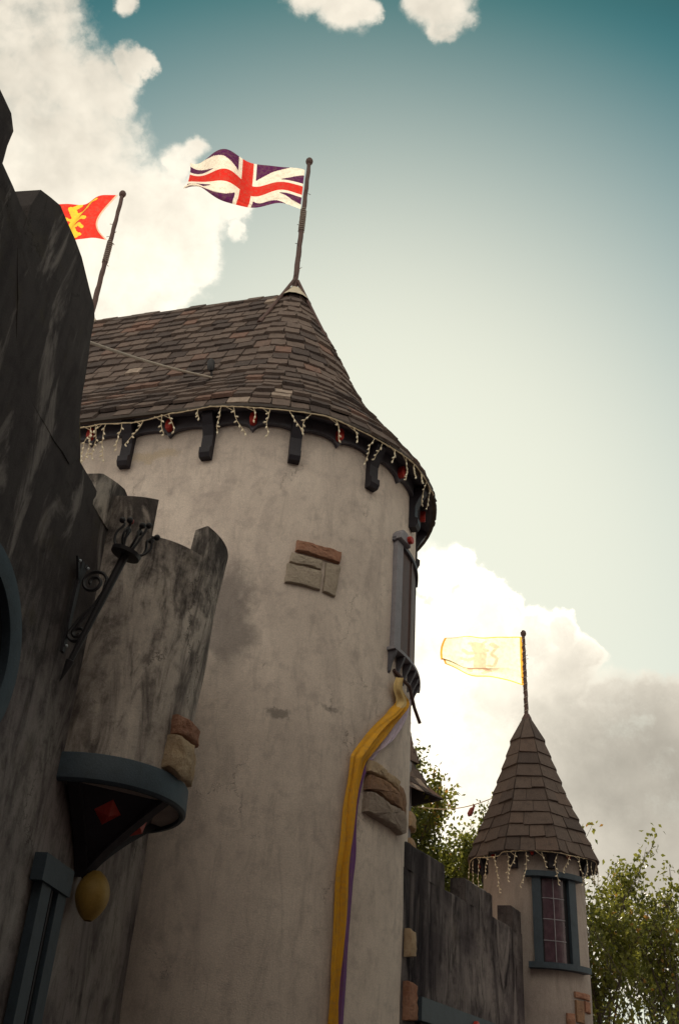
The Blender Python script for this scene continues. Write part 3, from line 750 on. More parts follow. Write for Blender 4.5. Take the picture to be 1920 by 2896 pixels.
# ------------------------------------------------------------------ dark castle wall on the left
J = V((-1.815, 11.68, 0)); WD = V((math.sin(rad(9.55)), math.cos(rad(9.55)), 0)); OO = V((WD.y, -WD.x, 0))
def wp(t, off, z): return J - WD * t + OO * off + V((0, 0, z))
lw = thing('castle_wall', 'dark weathered plaster castle wall with irregular battlements', 'castle wall', wp(4, 0, 0))
def slab(outline_tz, off, thick, mat, name, parent, cell=.22, wob=.025, seed=0, bev=.05):
    """thick plaster slab in the wall plane; outline (t, z) counted round, front surface uneven"""
    mb = MB(); n = len(outline_tz); pts = []
    r_ = random.Random(seed)
    for i in range(n):
        (t0, z0), (t1, z1) = outline_tz[i], outline_tz[(i + 1) % n]
        L = math.hypot(t1 - t0, z1 - z0); k = max(1, int(L / .16))
        for j in range(k):
            f = j / k; e = .012 if 0 < j else .005
            pts.append((t0 + (t1 - t0) * f + r_.uniform(-e, e), z0 + (z1 - z0) * f + r_.uniform(-e, e)))
    bm = bmesh.new()
    fr = [bm.verts.new(wp(t, off, z)) for t, z in pts]; f = bm.faces.new(fr)
    ret = bmesh.ops.inset_region(bm, faces=[f], thickness=bev, depth=0)
    for v in fr: v.co -= OO * bev * .8
    res = bmesh.ops.triangulate(bm, faces=[f_ for f_ in bm.faces if len(f_.verts) > 4])
    bk = [bm.verts.new(wp(t, off - thick, z)) for t, z in pts]
    m_ = len(pts)
    for i in range(m_):
        bm.faces.new((fr[i], fr[(i + 1) % m_], bk[(i + 1) % m_], bk[i]))
    bm.faces.new(bk[::-1]); bmesh.ops.recalc_face_normals(bm, faces=bm.faces)
    for v in bm.verts:
        v.co += OO * wob * mnoise.noise(v.co * 1.3 + V((seed, 0, 0)))
    mb.v = [v.co.copy() for v in bm.verts]; bm.verts.index_update(); mb.f = [[v.index for v in f_.verts] for f_ in bm.faces]; mb.t = [0] * len(mb.f); bm.free()
    return mb.build(name, mat, parent, False)
slab([(13.5, -.1), (13.5, 8.2), (8.0, 8.2), (6.4, 8.2), (5.5, 8.2), (4.95, 8.05), (4.62, 7.75), (4.35, 7.35), (4.0, 7.1), (3.75, 7.08), (3.2, 7.08), (2.6, 7.05), (0.02, 7.0), (0.02, -.1)], 0, .40, 'wall_dark', 'wall', lw, seed=1)
slab([(5.74, 7.9), (5.72, 8.34), (5.64, 8.64), (5.28, 8.86), (4.68, 8.82), (4.22, 8.66), (4.13, 8.56), (4.10, 8.27), (4.06, 7.91), (4.02, 7.64), (3.95, 7.42), (3.76, 7.10), (3.95, 6.9), (5.2, 6.9)], -.03, .34, 'wall_dark', 'merlon', lw, seed=2, bev=.025)
slab([(8.2, 7.9), (8.2, 8.72), (6.34, 8.74), (6.24, 8.64), (6.24, 7.9)], -.03, .34, 'wall_dark', 'merlon', lw, seed=3)
slab([(11.2, 7.9), (11.2, 8.72), (9.2, 8.70), (9.15, 7.9)], -.03, .34, 'wall_dark', 'merlon', lw, seed=4)
slab([(4.10, 6.95), (4.05, 7.48), (3.92, 7.46), (3.80, 7.30), (3.70, 7.12), (3.70, 6.95)], -.05, .30, 'moss', 'merlon', lw, seed=5, bev=.02)
slab([(3.27, 6.9), (3.29, 7.26), (3.18, 7.33), (2.62, 7.52), (2.45, 7.50), (2.34, 7.35), (2.30, 6.9)], -.02, .32, 'turret', 'merlon', lw, seed=6, bev=.03)
# round window with blue surround at the left edge
rw = MB(); c_t, c_z = 5.02, 4.62; P = []
for i in range(48):
    a_ = 2 * math.pi * i / 48
    P.append([wp(c_t + r_ * math.cos(a_), o_, c_z + r_ * math.sin(a_)) for (r_, o_) in ((.62, .02), (.62, .10), (.70, .12), (.80, .11), (.84, .02))])
rw.grid(P, True); rwo = rw.build('round_window', 'blue', lw, True)
mb = MB(); mb.add([wp(c_t + .63 * math.cos(2 * math.pi * i / 32), .03, c_z + .63 * math.sin(2 * math.pi * i / 32)) for i in range(32)], [tuple(range(32))]); mb.build('pane', 'dark', rwo)
for dt, dz in ((1, 0), (0, 1)):
    mb = MB(); mb.box(wp(c_t, .045, c_z), WD, OO, (0, 0, 1), .62 if dt else .025, .02, .62 if dz else .025); mb.build('glazing_bar', 'blue', rwo)
# slit window with blue frame
def wbox(name, t0, t1, o0, o1, z0, z1, mat, parent, taper=0):
    mb = MB(); mb.box(wp((t0 + t1) / 2, (o0 + o1) / 2, (z0 + z1) / 2), WD, OO, (0, 0, 1), abs(t1 - t0) / 2, abs(o1 - o0) / 2, abs(z1 - z0) / 2)
    return mb.build(name, mat, parent)
sw = wbox('slit_window', 2.44, 2.66, -.02, .02, 1.2, 3.46, 'dark', lw)
wbox('jamb', 2.27, 2.46, -.02, .06, 1.2, 3.45, 'blue', sw); wbox('jamb', 2.63, 2.83, -.02, .06, 1.2, 3.45, 'blue', sw)
wbox('head', 2.27, 2.92, -.02, .09, 3.45, 3.67, 'blue', sw); wbox('sill', 2.22, 2.90, -.02, .11, 1.08, 1.2, 'blue', sw)
wbox('glazing_bar', 2.535, 2.56, 0, .04, 1.2, 3.45, 'trim_dark', sw)

# ------------------------------------------------------------------ round bartizan on the wall
CT = wp(1.9, 0, 0)
def bp(th, r, z):   # th degrees: 0 = straight out of the wall, 90 = along the wall toward the camera side
    a_ = rad(th); return CT + OO * (r * math.cos(a_)) - WD * (r * math.sin(a_)) + V((0, 0, z))
bt = thing('bartizan', 'stained grey round bartizan turret corbelled out from the dark wall', 'turret', CT + V((0, 0, 3.4)))
def br(z): return .825 + .075 * max(0, (z - 5.2) / 1.8) + .03 * max(0, (z - 6.8) / .4)
mb = MB(); P = []; TH = [97 - i * 2.5 for i in range(79)]
def btop(th):
    if th > 64: return 7.29
    if th > 25: return 6.88
    if th > -28: return 7.24
    if th > -66: return 6.88
    return 7.26
seg_th = []
for th in TH:
    seg_th.append(th)
for e in (64, 25, -28, -66): seg_th += [e + .05, e - .05]
seg_th.sort(reverse=True)
for th in seg_th:
    zt = btop(th); row = []
    for j in range(15):
        z = 4.45 + (zt - 4.45) * j / 14; w_ = .02 * mnoise.noise(bp(th, 1, z) * 1.6)
        row.append(bp(th, br(z) + w_, z))
    row.append(bp(th, br(zt) - .04, zt + .02)); row.append(bp(th, br(zt) - .20, zt + .01)); row.append(bp(th, br(zt) - .22, 6.5))
    P.append(row)
mb.grid(P); mb.build('wall', 'turret', bt, True)
mb = MB(); mb.add([bp(th, .70, 6.55) for th in range(95, -100, -8)], [tuple(range(len(range(95, -100, -8))))]); mb.build('floor', 'turret', bt)
# blue corbel ring, soffit, ribs and panels
mb = MB(); P = []
for i in range(61):
    th = 93 - i * 3.1
    P.append([bp(th, r_, z_) for r_, z_ in ((.80, 4.60), (.86, 4.595), (.872, 4.58), (.877, 4.36), (.855, 4.335), (.82, 4.335), (.82, 4.375))])
mb.grid(P); mb.build('corbel_ring', 'blue', bt, True)
mb = MB(); mb.add([bp(93 - i * 3.1, .825, 4.372) for i in range(61)], [tuple(range(61))]); mb.build('soffit', 'spire_wall', bt)
apex = CT + OO * .10 + V((0, 0, 3.72))
def rib(th, r0, name='rib'):
    a_ = bp(th, r0, 4.38); d = (bp(th, 1, 0) - CT).normalized(); t_ = V((0, 0, 1)).cross(d)
    prof = []
    for i in range(9):
        f = i / 8; rr_ = .05 + (r0 - .05) * (f ** 1.35); zz = 3.70 + (4.37 - 3.70) * f
        prof.append(CT + OO * .02 + d * rr_ + V((0, 0, zz)))
    back = [p + V((0, 0, .16)) - d * .10 for p in prof]
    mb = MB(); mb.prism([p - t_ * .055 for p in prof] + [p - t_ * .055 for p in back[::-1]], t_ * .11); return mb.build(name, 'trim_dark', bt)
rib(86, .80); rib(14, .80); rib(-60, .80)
for th0, th1 in ((86, 14), (14, -60)):
    a_, b_, c_ = bp(th0, .74, 4.38), bp(th1, .74, 4.38), CT + OO * .06 + V((0, 0, 3.78))
    nv_ = (b_ - a_).cross(c_ - a_).normalized()
    if nv_.dot(V((0, 0, -1))) < 0: nv_ = -nv_
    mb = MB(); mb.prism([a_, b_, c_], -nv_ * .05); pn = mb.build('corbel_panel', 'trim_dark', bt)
    ce = a_ * .38 + b_ * .34 + c_ * .28; e1_ = (b_ - a_).normalized(); e2_ = nv_.cross(e1_)
    mb = MB(); q_ = [ce + e1_ * .13, ce + e2_ * .13, ce - e1_ * .13, ce - e2_ * .13]
    mb.add(q_ + [ce + nv_ * .07], [(0, 1, 4), (1, 2, 4), (2, 3, 4), (3, 0, 4)]); mb.build('diamond_ornament', 'red', pn)
mb = MB(); bc = CT + OO * .15 + V((0, 0, 3.56)); P = []
for j in range(15):
    f = j / 14; zz = bc.z + .205 - .43 * f; rr_ = .165 * math.sin(math.pi * (f * .93 + .035)) ** .62 * (1.0 - .12 * f)
    P.append([V((bc.x + rr_ * math.cos(2 * math.pi * k / 20), bc.y + rr_ * math.sin(2 * math.pi * k / 20), zz)) for k in range(21)])
mb.grid(P); mb.build('ball_finial', 'gold', bt, True)
def bfn(th, r, z): return bp(th, r, z)
surf_stone([(25, 5.15), (-8, 5.17), (-10, 5.0), (24, 4.97)], 'stone_red', .085, bt, .83, seed=21, fn=bfn, us=.0145)
surf_stone([(26, 4.95), (2, 4.97), (0, 4.62), (12, 4.57), (27, 4.63)], 'stone_tan', .10, bt, .825, seed=22, fn=bfn, us=.0145)
surf_stone([(0, 4.95), (-22, 4.93), (-20, 4.66), (-3, 4.64)], 'stone_tan', .07, bt, .825, seed=23, fn=bfn, us=.0145)

# ------------------------------------------------------------------ wrought iron torch bracket
tc = thing('torch_bracket', 'black wrought iron torch holder with curled prongs on the dark wall', 'torch holder', wp(3.33, 0, 5.2))
def sp_(off, z, dt=0.0): return wp(3.33 + dt, off, z)
mb = MB(); mb.box(sp_(.012, 5.76), WD, OO, (0, 0, 1), .03, .014, .46); mb.build('wall_plate', 'iron', tc)
for (z, dt) in ((6.24, -.10), (6.20, .12)):
    mb = MB(); mb.prism([sp_(.026, 6.0, -.02), sp_(.026, 6.0, .02), sp_(.026, z, dt + .03), sp_(.026, z, dt - .03)], -OO * .02); mb.build('wall_plate_arm', 'iron', tc)
for (z, dt) in ((6.20, -.09), (6.17, .11), (5.36, 0)):
    mb = MB(); mb.ball(sp_(.04, z, dt), .014, 8, 6); mb.build('bolt', 'steel', tc, True)
a0, a1 = sp_(.05, 5.02), sp_(.42, 6.31)
mb = MB(); ax_ = (a1 - a0).normalized()
mb.tube([a0, a0 + ax_ * .20, a0 + ax_ * .21, a0 + ax_ * .9, a1], [.004, .040, .026, .036, .040], 10); mb.build('shaft', 'iron', tc, True)
def scroll(c0, r0, turns, start, sgn, lead):
    pts = []
    for i in range(46):
        f = i / 45; a_ = start + sgn * turns * 2 * math.pi * f; r_ = r0 * (1 - .78 * f)
        pts.append(c0 + OO * r_ * math.cos(a_) + V((0, 0, r_ * math.sin(a_))))
    mb = MB(); mb.tube([*lead] + pts, .017, 6); return mb.build('scroll', 'iron', tc, True)
scroll(sp_(.165, 6.00), .125, 1.6, 0.2, 1, [sp_(.085, 5.52), sp_(.20, 5.72), sp_(.275, 5.90)])
scroll(sp_(.115, 5.48), .085, 1.5, math.pi, 1, [sp_(.20, 5.74), sp_(.10, 5.62)])
mb = MB(); b_ = ax_.orthogonal().normalized(); c2_ = ax_.cross(b_)
mb.tube([a1 - ax_ * .03, a1 - ax_ * .028, a1 + ax_ * .01, a1 + ax_ * .03], [.03, .14, .145, .05], 20); mb.build('drip_disc', 'iron', tc, True)
rt_ = random.Random(3)
for k in range(9):
    t = 2 * math.pi * k / 9 + .2; d = b_ * math.cos(t) + c2_ * math.sin(t)
    L = rt_.uniform(.22, .34)
    p = [a1 + d * .05, a1 + d * .15 + ax_ * L * .22, a1 + d * .185 + ax_ * L * .6, a1 + d * .15 + ax_ * L * .95, a1 + d * .19 + ax_ * L * 1.08]
    if k % 3 == 1: p = [a1 + d * .04, a1 + d * .07 + ax_ * L * .4, a1 + d * .10 + ax_ * L]
    pp = interp([tuple(q) for q in p], 14)
    mb = MB(); mb.tube(pp, .012, 6); pr = mb.build('prong', 'iron', tc, True)
    mb = MB(); mb.ball(pp[-1], .031, 10, 7); mb.build('knob', 'dull_red' if k == 4 else 'iron', pr, True)

# ------------------------------------------------------------------ right castle wall
K = V((3.35, 16.97, 0)); W2 = V((math.sin(rad(31)), math.cos(rad(31)), 0)); O2 = V((W2.y, -W2.x, 0))
def wr(t, off, z): return K - W2 * t + O2 * off + V((0, 0, z))
rwall = thing('castle_wall', 'streaked grey crenellated wall between the large tower and the small turret', 'castle wall', wr(2, 0, 0))
# vertical ribbed plaster: profile along t with shallow waves
def rslab(t0, t1, z0, z1, off, thick, name, mat='wall_right', seed=0, slope=0.0):
    mb = MB(); n = max(6, int(abs(t1 - t0) / .06)); P = []
    for i in range(n + 1):
        t = t0 + (t1 - t0) * i / n
        w_ = .022 * mnoise.noise(V((t * 4.5, seed, 0))) + .012 * mnoise.noise(V((t * 13, seed, 3)))
        zt = z1 + .012 * mnoise.noise(V((t * 6, seed, 9))); row = [wr(t, off + w_, z0 + (zt - .03 - z0) * j / 10) for j in range(11)]
        P.append(row + [wr(t, off + w_ - .03, zt), wr(t, off - thick, zt + .01), wr(t, off - thick, z0)])
    b = len(mb.v); mb.grid(P); m_ = 14
    mb.f.append([b + k for k in range(m_)]); mb.f.append([b + n * m_ + k for k in range(m_ - 1, -1, -1)]); mb.t += [0, 0]
    return mb.build(name, mat, rwall, False)
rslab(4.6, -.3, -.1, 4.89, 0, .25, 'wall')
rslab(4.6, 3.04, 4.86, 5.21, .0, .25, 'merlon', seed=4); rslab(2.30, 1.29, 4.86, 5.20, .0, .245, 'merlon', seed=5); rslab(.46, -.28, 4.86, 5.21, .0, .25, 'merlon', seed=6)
def rbox(name, t0, t1, o0, o1, z0, z1, mat, parent):
    mb = MB(); mb.box(wr((t0 + t1) / 2, (o0 + o1) / 2, (z0 + z1) / 2), W2, O2, (0, 0, 1), abs(t1 - t0) / 2, abs(o1 - o0) / 2, abs(z1 - z0) / 2); return mb.build(name, mat, parent)
gate = rbox('gate', 3.85, 1.0, -.05, .05, .0, 3.16, 'wood', rwall)
rbox('lintel', 4.0, .8, -.05, .14, 3.15, 3.41, 'blue', gate)
rbox('jamb', .98, .78, -.05, .12, .0, 3.148, 'blue', gate)
for i in range(9): rbox('plank', 3.84 - i * .315, 3.84 - i * .315 - .30, .052, .075, .05, 3.13, 'wood', gate)
mb = MB(); c_ = wr(2.35, .16, 3.28); mb.prism([c_ + W2 * .07 * math.cos(a_) + V((0, 0, .07 * math.sin(a_))) + O2 * .03 for a_ in [math.pi / 4 * i + .39 for i in range(8)]], -O2 * .06, .012); mb.build('red_ornament', 'red', gate)
def rfn(t, off, z): return wr(t, off, z)
for i, (t0, t1, z0, z1, m_) in enumerate(((4.25, 4.10, 3.82, 4.14, 'stone_tan'), (4.25, 4.03, 3.12, 3.55, 'stone_red'), (4.25, 4.05, 2.72, 3.06, 'stone_tan'))):
    surf_stone([(t0, z1), (t1, z1 - .02), (t1 - .02, z0 + .02), (t0, z0)], m_, .10, rwall, 0.0, seed=40 + i, fn=rfn, us=1.0)

# ------------------------------------------------------------------ small turret with spire roof
def turret(name, label, c_, rw_, prof, zbase, zeave, ndetail, wallmat, faces=8, facing=None):
    t = thing(name, label, 'turret', V((c_.x, c_.y, zbase)))
    tc_ = facing if facing is not None else -V((c_.x, c_.y, 0)).normalized()
    rt2 = V((-tc_.y, tc_.x, 0))
    def cp(phi, r, z):
        a_ = rad(phi); return V((c_.x, c_.y, 0)) + tc_ * r * math.cos(a_) + rt2 * r * math.sin(a_) + V((0, 0, z))
    return t, cp
B2 = V((3.6717, 17.6215, 0))
SPROF = [(1.07, 6.10), (.985, 6.33), (.885, 6.56), (.79, 6.79), (.70, 7.02), (.615, 7.25), (.535, 7.48), (.455, 7.72), (.375, 7.97), (.285, 8.25)]
tr, cp = turret('spire_turret', 'small plastered turret with octagonal slate spire and leaded window', B2, .83, SPROF, 0, 6.1, True, 'spire_wall')
mb = MB(); P = []
for i in range(64):
    row = []
    for j in range(22):
        z = -.1 + 6.3 * j / 21; row.append(cp(i * 5.625, .83 + .012 * mnoise.noise(cp(i * 5.625, 1, z) * 1.5), z))
    P.append(row)
mb.grid(P, True); mb.build('wall', 'spire_wall', tr, True)
def octo(r, z, rot=22.5): return [cp(rot + 45 * i, r / math.cos(rad(22.5)) * .965, z) for i in range(8)]
mb = MB(); rows = [octo(r - .035, z) for r, z in SPROF] + [octo(.02, 8.72)]
mb.grid([[rows[j][i] for j in range(len(rows))] for i in range(8)], True); srf = mb.build('roof', 'deck', tr)
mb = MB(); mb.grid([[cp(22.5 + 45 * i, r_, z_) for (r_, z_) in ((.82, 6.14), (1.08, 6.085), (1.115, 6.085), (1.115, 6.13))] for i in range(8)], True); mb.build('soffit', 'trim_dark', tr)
rs2 = random.Random(8)
for ci in range(len(SPROF)):
    r0, z0 = SPROF[ci]
    r1, z1 = SPROF[ci + 1] if ci + 1 < len(SPROF) else (.075, 8.70)
    lo_, hi_ = octo(r0 + .012, z0 - .012), octo(r1 - .012, z1 + .02)
    for i in range(8):
        a_, b_, c_, d_ = lo_[i], lo_[(i + 1) % 8], hi_[(i + 1) % 8], hi_[i]
        k = 3 if ci < 2 else (2 if ci < 6 else 1); cut = [0] + sorted(min(.96, max(.04, (x + 1 + ((ci % 2) - .5) * .5 * (k > 1)) / k + rs2.uniform(-.05, .05))) for x in range(k - 1)) + [1]
        for f0, f1 in zip(cut, cut[1:]):
            g0, g1 = f0 + .006, f1 - .006; q = [a_.lerp(b_, g0), a_.lerp(b_, g1), d_.lerp(c_, g1), d_.lerp(c_, g0)]
            n_ = (q[1] - q[0]).cross(q[3] - q[0]).normalized()
            if n_.dot(q[0] - V((B2.x, B2.y, q[0].z))) < 0: n_ = -n_
            th = rs2.uniform(.012, .030); mb = MB(); lift = n_ * th
            q2 = [q[0] + lift * 1.3 + V((0, 0, rs2.uniform(-.03, .012))), q[1] + lift * 1.3 + V((0, 0, rs2.uniform(-.03, .012))), q[2] + lift * .4, q[3] + lift * .4]
            mb.add(q2 + [p - n_ * .03 for p in q2], [(0, 1, 2, 3), (7, 6, 5, 4), (0, 4, 5, 1), (1, 5, 6, 2), (2, 6, 7, 3), (3, 7, 4, 0)]); mb.build('shingle', 'spire_slate', srf)
lathe(B2, [(.10, 8.64), (.09, 8.72), (.05, 8.80), (.0, 8.81)], 10).build('finial_cap', 'pole', srf, True)
flagpole(B2, 'rope-wound flagpole on the small turret spire', 10.40, 8.68, .036, [], None, (.05, .95))
# scallop valance and brackets
mb = MB(); P = []
for i in range(193):
    ph = i * 360 / 192; x = (ph % 22.5) / 22.5; P.append([cp(ph, .83, 6.14), cp(ph, .865, 6.14), cp(ph, .865, 6.035 + .055 * math.sqrt(max(0, 1 - (2 * x - 1) ** 2))), cp(ph, .83, 6.035 + .055 * math.sqrt(max(0, 1 - (2 * x - 1) ** 2)))])
mb.grid(P); mb.build('valance', 'trim', tr)
for i in range(8):
    ph = -20.5 + i * 45 - (4 if i == 1 else 0); n_ = (cp(ph, 1, 0) - cp(ph, 0, 0)); t_ = V((0, 0, 1)).cross(n_); b0 = cp(ph, 0, 0)
    mb = MB(); mb.prism([b0 + n_ * r_ + V((0, 0, z_)) - t_ * .065 for r_, z_ in ((.82, 5.86), (.90, 5.86), (.915, 5.92), (.90, 5.96), (.96, 6.09), (.82, 6.09))], t_ * .13); mb.build('bracket', 'trim_dark', tr)
    ph += 20.5; c_ = cp(ph, .89, 6.10); n_ = (cp(ph, 1, 0) - cp(ph, 0, 0)); t_ = V((0, 0, 1)).cross(n_)
    mb = MB(); mb.prism([c_ + t_ * .03 * math.cos(a_) + V((0, 0, .05 * math.sin(a_))) + n_ * .025 for a_ in [math.pi / 4 * k for k in range(8)]], -n_ * .05, .006); mb.build('red_ornament', 'red', tr)
# leaded window
w0 = MB(); arcbox(w0, 6.5, 41.5, .82, .838, 4.45, 5.72, 10, cp); wn = w0.build('window_recess', 'dark', tr)
for nm, q0, q1, ra, rb_, z0, z1, mt in (('jamb', -1.6, 7.2, .82, .90, 4.44, 5.72, 'blue'), ('jamb', 38.0, 47.5, .82, .90, 4.44, 5.72, 'blue'), ('lintel', -8.3, 57, .82, .955, 5.715, 5.80, 'blue'), ('sill', -7.0, 60, .82, .965, 4.36, 4.445, 'blue')):
    mb = MB(); arcbox(mb, q0, q1, ra, rb_, z0, z1, 10, cp); mb.build(nm, mt, wn)
qs = [8.6, 21.0, 33.5]; zs = [4.46, 4.775, 5.09, 5.405, 5.71]
for i in range(2):
    for j in range(4):
        mb = MB(); arcbox(mb, qs[i] + .5, qs[i + 1] - .5, .838, .846, zs[j] + .008, zs[j + 1] - .008, 4, cp); mb.build('pane', 'glass', wn)
for q in (21.0, ): 
    mb = MB(); arcbox(mb, q - .4, q + .4, .838, .853, 4.45, 5.71, 1, cp); mb.build('lead_bar', 'slate_blue', wn)
for z in zs[1:4]:
    mb = MB(); arcbox(mb, 8.6, 33.5, .838, .852, z - .006, z + .006, 6, cp); mb.build('lead_bar', 'slate_blue', wn)
for i, (q0, q1, z0, z1, m_) in enumerate(((40.7, 67, 4.0, 4.09, 'stone_red'), (55, 66, 3.82, 3.985, 'stone_red'), (28.9, 39, 3.62, 3.78, 'stone_red'), (41, 53, 3.66, 3.975, 'stone_brown'))):
    surf_stone([(q0, z1), (q1, z1), (q1 - .5, z0), (q0, z0 + .01)], m_, .04, tr, .83, seed=60 + i, fn=cp, us=.0145)
path = []; drops = []; r3 = random.Random(17)
for i in range(90):
    ph = -85 + i * 2; sg = .07 if ph < -28 else .03; path.append(cp(ph, 1.10 - .055 * abs(math.sin(rad((ph - 22.5) * 4))), 6.085 - sg * abs(math.sin(rad(ph * 3)))))
for ph, L in ((-78, .5), (-64, .35), (-52, .5), (-42, .34), (-33, .62), (-22, .3), (-14, .5), (-5, .55), (8, .22), (22, .48), (34, .3), (44, .42), (54, .3), (62, .35), (72, .3), (82, .25)):
    n_ = (cp(ph, 1, 0) - cp(ph, 0, 0)); drops.append((cp(ph, 1.07, 6.05), L, V((0, 0, 1)).cross(n_) * -1))
lights('icicle_lights', 'fine icicle light string hanging under the small spire eave', path, drops, cp(0, 1.08, 6.0), 23, .0055, .75)

# ------------------------------------------------------------------ far turret seen past the edge of the large tower
C3 = V((18.5 * math.sin(rad(2.6)), 18.5 * math.cos(rad(2.6)), 0))
fprof = [(1.40, 7.38), (1.12, 7.62), (.96, 7.87), (.865, 8.5), (.70, 9.1), (.50, 9.8), (.28, 10.5), (.05, 11.1)]
ft, cp3 = turret('far_turret', 'far turret with flared red roof and stone quoins, mostly hidden by the large tower', C3, .84, fprof, 0, 7.4, False, 'far_wall')
lathe(C3, [(.84, -.1), (.84, 7.95)], 48).build('wall', 'slate_blue', ft, True)
def sq(ph): return 1.0 / (abs(math.cos(rad(ph))) + abs(math.sin(rad(ph))))
def sqlathe(prof):
    mb = MB(); mb.grid([[cp3(i * 6.0, r * sq(i * 6.0), z) for r, z in prof] for i in range(60)], True); return mb
frf = sqlathe([(r - .04, z) for r, z in fprof]).build('roof', 'deck', ft)
sqlathe([(1.02, 7.72), (1.36, 7.39), (1.41, 7.37), (1.40, 7.40)]).build('soffit', 'trim', ft)
def fat(d):
    for (r0, z0), (r1, z1) in zip(fprof, fprof[1:]):
        L = math.hypot(r1 - r0, z1 - z0)
        if d <= L: return r0 + (r1 - r0) * d / L, z0 + (z1 - z0) * d / L
        d -= L
    return fprof[-1]
FT = sum(math.hypot(b[0] - a_[0], b[1] - a_[1]) for a_, b in zip(fprof, fprof[1:])); r5_ = random.Random(6)
mb_rest = MB()
for ci in range(20):
    d = FT * ci / 20; r0, z0 = fat(d); r1, z1 = fat(min(FT, d + FT / 20 * 1.4)); nn_ = max(5, int(2 * math.pi * r0 / .24))
    for k in range(nn_):
        a0_, a1_ = 360 * (k + .5 * (ci % 2)) / nn_, 360 * (k + .97 + .5 * (ci % 2)) / nn_
        l_ = r5_.uniform(.012, .045); zz = r5_.uniform(-.02, .01)
        q = [cp3(a0_, (r0 + l_) * sq(a0_), z0 + zz), cp3(a1_, (r0 + l_) * sq(a1_), z0 + zz), cp3(a1_, r1 * sq(a1_), z1), cp3(a0_, r1 * sq(a0_), z1)]; i_ = [cp3(x, (r0 - .01) * sq(x), z0 + zz) for x in (a0_, a1_)]
        am = ((a0_ + a1_) / 2) % 360; m2 = mb_rest if not (30 < am < 130 and ci < 9) else MB()
        m2.add(q + i_, [(0, 1, 2, 3), (4, 5, 1, 0)], max(.02, r5_.random()))
        if m2 is not mb_rest: m2.build('shingle', 'slate', frf)
o = mb_rest.build('remaining_shingles', 'slate_joined', frf); o['kind'] = 'stuff'
for i, (z0, z1, q0, q1) in enumerate(((5.75, 6.05, 62, 96), (6.25, 6.55, 66, 98), (6.75, 7.0, 62, 95), (5.2, 5.5, 66, 97))):
    surf_stone([(q0, z1), (q1, z1 - .02), (q1, z0), (q0 + 2, z0)], 'stone_tan', .09, ft, .84, seed=80 + i, fn=cp3, us=.0147)
ptsc = [cp3(70, 1.0, 7.1).lerp(cp(-62, .60, 7.2), i / 24) - V((0, 0, .12 * math.sin(math.pi * i / 24))) for i in range(25)]
hl = thing('hanging_cable', 'thin light cable with one hanging bulb strung from far turret to spire', 'cable', ptsc[0])
mb = MB(); mb.tube(ptsc, .008, 5); mb.build('cord', 'cord', hl)
mb = MB(); bq = ptsc[17]; mb.tube([bq, bq - V((.02, 0, .05)), bq - V((.05, 0, .09)), bq - V((.09, 0, .18)), bq - V((.11, 0, .21))], [.01, .02, .04, .045, .015], 8); mb.build('bulb', 'dull_red', hl, True)

# ------------------------------------------------------------------ added buildings out of view that block low sky and darken the lower walls
def sky_blocker(label, x0, x1, y0, y1, h):
    t = thing('added_sky_blocker', label, 'building', V(((x0 + x1) / 2, (y0 + y1) / 2, 0)))
    cx, cy = (x0 + x1) / 2, (y0 + y1) / 2; ex, ey = V((1, 0, 0)), V((0, 1, 0))
    mb = MB(); mb.box((cx, cy, h / 2), ex, ey, (0, 0, 1), (x1 - x0) / 2, (y1 - y0) / 2, h / 2); mb.build('wall', 'wall_right', t)
    along_x = (x1 - x0) > (y1 - y0); L = (x1 - x0) if along_x else (y1 - y0)
    hx, hy = (x1 - x0) / 2 + .3, (y1 - y0) / 2 + .3; zr = h + 2.0
    ends = [V((x0 + hy, cy, zr)), V((x1 - hy, cy, zr))] if along_x else [V((cx, y0 + hx, zr)), V((cx, y1 - hx, zr))]
    cs = [V((cx - hx, cy - hy, h + .01)), V((cx + hx, cy - hy, h + .01)), V((cx + hx, cy + hy, h + .01)), V((cx - hx, cy + hy, h + .01))]
    mb = MB(); fs = [(0, 1, 5, 4), (1, 2, 5), (2, 3, 4, 5), (3, 0, 4)] if along_x else [(0, 1, 4), (1, 2, 5, 4), (2, 3, 5), (3, 0, 4, 5)]
    mb.add(cs + ends, fs + [(3, 2, 1, 0)]); mb.build('roof', 'deck', t)
    for i in range(int(L / 3)):
        for z in (2.0, 5.0):
            f = (i + .5) / int(L / 3); p = V((x0 + (x1 - x0) * f, y1 + .03, z)) if along_x else V((x0 - .03, y0 + (y1 - y0) * f, z))
            mb = MB(); mb.box(p, ex if along_x else ey, ey if along_x else ex, (0, 0, 1), .45, .05, .7); w_ = mb.build('window', 'blue', t)
            mb = MB(); mb.box(p + (ey if along_x else -ex) * .03, ex if along_x else ey, ey if along_x else ex, (0, 0, 1), .36, .04, .6); mb.build('pane', 'glass', w_)
    return t
sky_blocker('long unseen plastered building added opposite the large tower to block low sky', -14, 15, -9, -2.6, 12.0)
sky_blocker('unseen plastered side building added across from the dark castle wall to block low sky', 6.8, 11.5, -2.0, 11.0, 11.0)

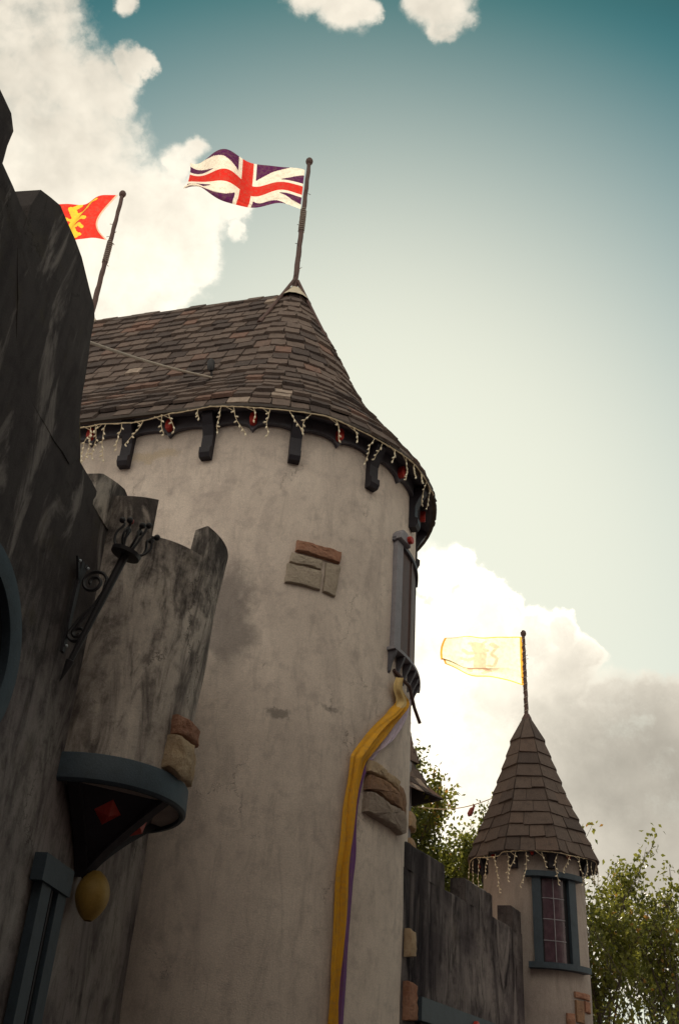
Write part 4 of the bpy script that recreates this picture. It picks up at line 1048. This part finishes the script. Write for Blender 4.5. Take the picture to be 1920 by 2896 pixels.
# ------------------------------------------------------------------ trees
def tree(label, base, h, spread, nleaf, seed, leaf=.085, lean=(0, 0), clear=.3, thin=.16):
    r_ = random.Random(seed); t = thing('birch_tree', label, 'tree', base, 'trees behind the castle wall')
    base = V(base); wood = MB(); tips = []
    def limb(p, d, L, rad_, depth):
        n = 7; pts = [p.copy()]; rs = [rad_]; dd = d.copy()
        for i in range(n):
            dd = (dd + V((r_.uniform(-.16, .16), r_.uniform(-.16, .16), .07)) ).normalized(); pts.append(pts[-1] + dd * L / n); rs.append(rad_ * (1 - .72 * (i + 1) / n))
        wood.tube(pts, rs, 7 if depth < 2 else 5)
        if depth >= 1:
            for i in range(2, n + 1): tips.append((pts[i], dd.copy(), depth))
        if depth < 3:
            k = {0: 11, 1: 6, 2: 4}[depth]
            for i in range(k):
                f = (clear if depth == 0 else .25) + (1 - (clear if depth == 0 else .25)) * (i + .5) / k; idx = f * n; i0 = min(int(idx), n - 1); q = pts[i0].lerp(pts[i0 + 1], idx - i0)
                a_ = r_.uniform(0, 6.28); side = V((math.cos(a_), math.sin(a_), 0))
                up_ = r_.uniform(.45, 1.0); nd = (side * spread + V((0, 0, up_)) + dd * .3).normalized()
                limb(q, nd, L * r_.uniform(.36, .52) * (1.15 - .45 * f if depth == 0 else 1), max(.009, rad_ * (1 - .7 * f) * .5), depth + 1)
    limb(base, V((lean[0], lean[1], 1)).normalized(), h * .9, h * .021, 0)
    wood.build('trunk', 'bark', t, True)
    wt = [{1: .5, 2: 1.0, 3: 1.6}[d_] for (_, _, d_) in tips]; vs = []; fs = []; ts = []
    chosen = r_.choices(tips, wt, k=nleaf)
    clump = {}
    for (p, d, dep) in chosen:
        key = (round(p.x * 1.5), round(p.y * 1.5), round(p.z * 1.5)); 
        if key not in clump: clump[key] = r_.random()
        if clump[key] < thin: continue            # thin, see-through places
        sg = .11 if dep == 3 else .16
        c_ = p + V((r_.gauss(0, sg), r_.gauss(0, sg), r_.gauss(0, sg * 1.2)))
        a_ = V((r_.gauss(0, 1), r_.gauss(0, 1), r_.gauss(-.7, .8))).normalized(); b_ = a_.cross(V((r_.gauss(0, 1), r_.gauss(0, 1), r_.gauss(0, 1)))).normalized()
        L = leaf * r_.uniform(.7, 1.3); W = L * .36; i0 = len(vs); n_ = a_.cross(b_) * L * .10
        vs += [c_ - a_ * L * .5, c_ + b_ * W - a_ * L * .08 + n_, c_ + a_ * L * .6, c_ - b_ * W - a_ * L * .08 + n_]
        fs.append((i0, i0 + 1, i0 + 2)); fs.append((i0, i0 + 2, i0 + 3)); tn = min(1, max(.01, clump[key] * .55 + r_.random() * .5)); ts += [tn, tn]
    mb = MB(); mb.v = vs; mb.f = [list(f) for f in fs]; mb.t = ts
    mb.build('crown', 'leaf', t); return t
tree('tall leafy birch standing close against the far turret', (2.05, 20.8, 0), 6.9, 1.25, 19000, 3, .085, (.0, 0), .30, .06)
tree('leafy birch between the far turret and the hanging bulb', (2.52, 21.6, 0), 7.4, 1.3, 20000, 5, .085, (.01, 0), .30, .06)
tree('leafy birch behind the notch in the streaked wall', (3.02, 22.2, 0), 7.9, 1.3, 20000, 7, .085, (.0, 0), .30, .06)
tree('leafy birch partly behind the left side of the spire', (3.40, 21.8, 0), 7.3, 1.2, 16000, 9, .085, (-.02, 0), .30, .06)
tree('sparse birch tree with upright shoots right of the spire', (6.45, 24.0, 0), 7.9, .9, 5600, 8, .11, (-.03, 0), .40, .30)
tree('darker bushy birch tree farthest from the spire', (8.7, 25.5, 0), 6.8, 1.05, 6800, 12, .11, (0, 0), .35, .28)
tree('low leafy birch close behind the right side of the spire', (5.9, 21.0, 0), 5.6, .9, 3800, 21, .10, (.02, 0), .35, .25)
tree('slim birch sapling in the gap between the two trees past the spire', (7.3, 23.0, 0), 6.2, .8, 3600, 27, .10, (.0, 0), .35, .25)
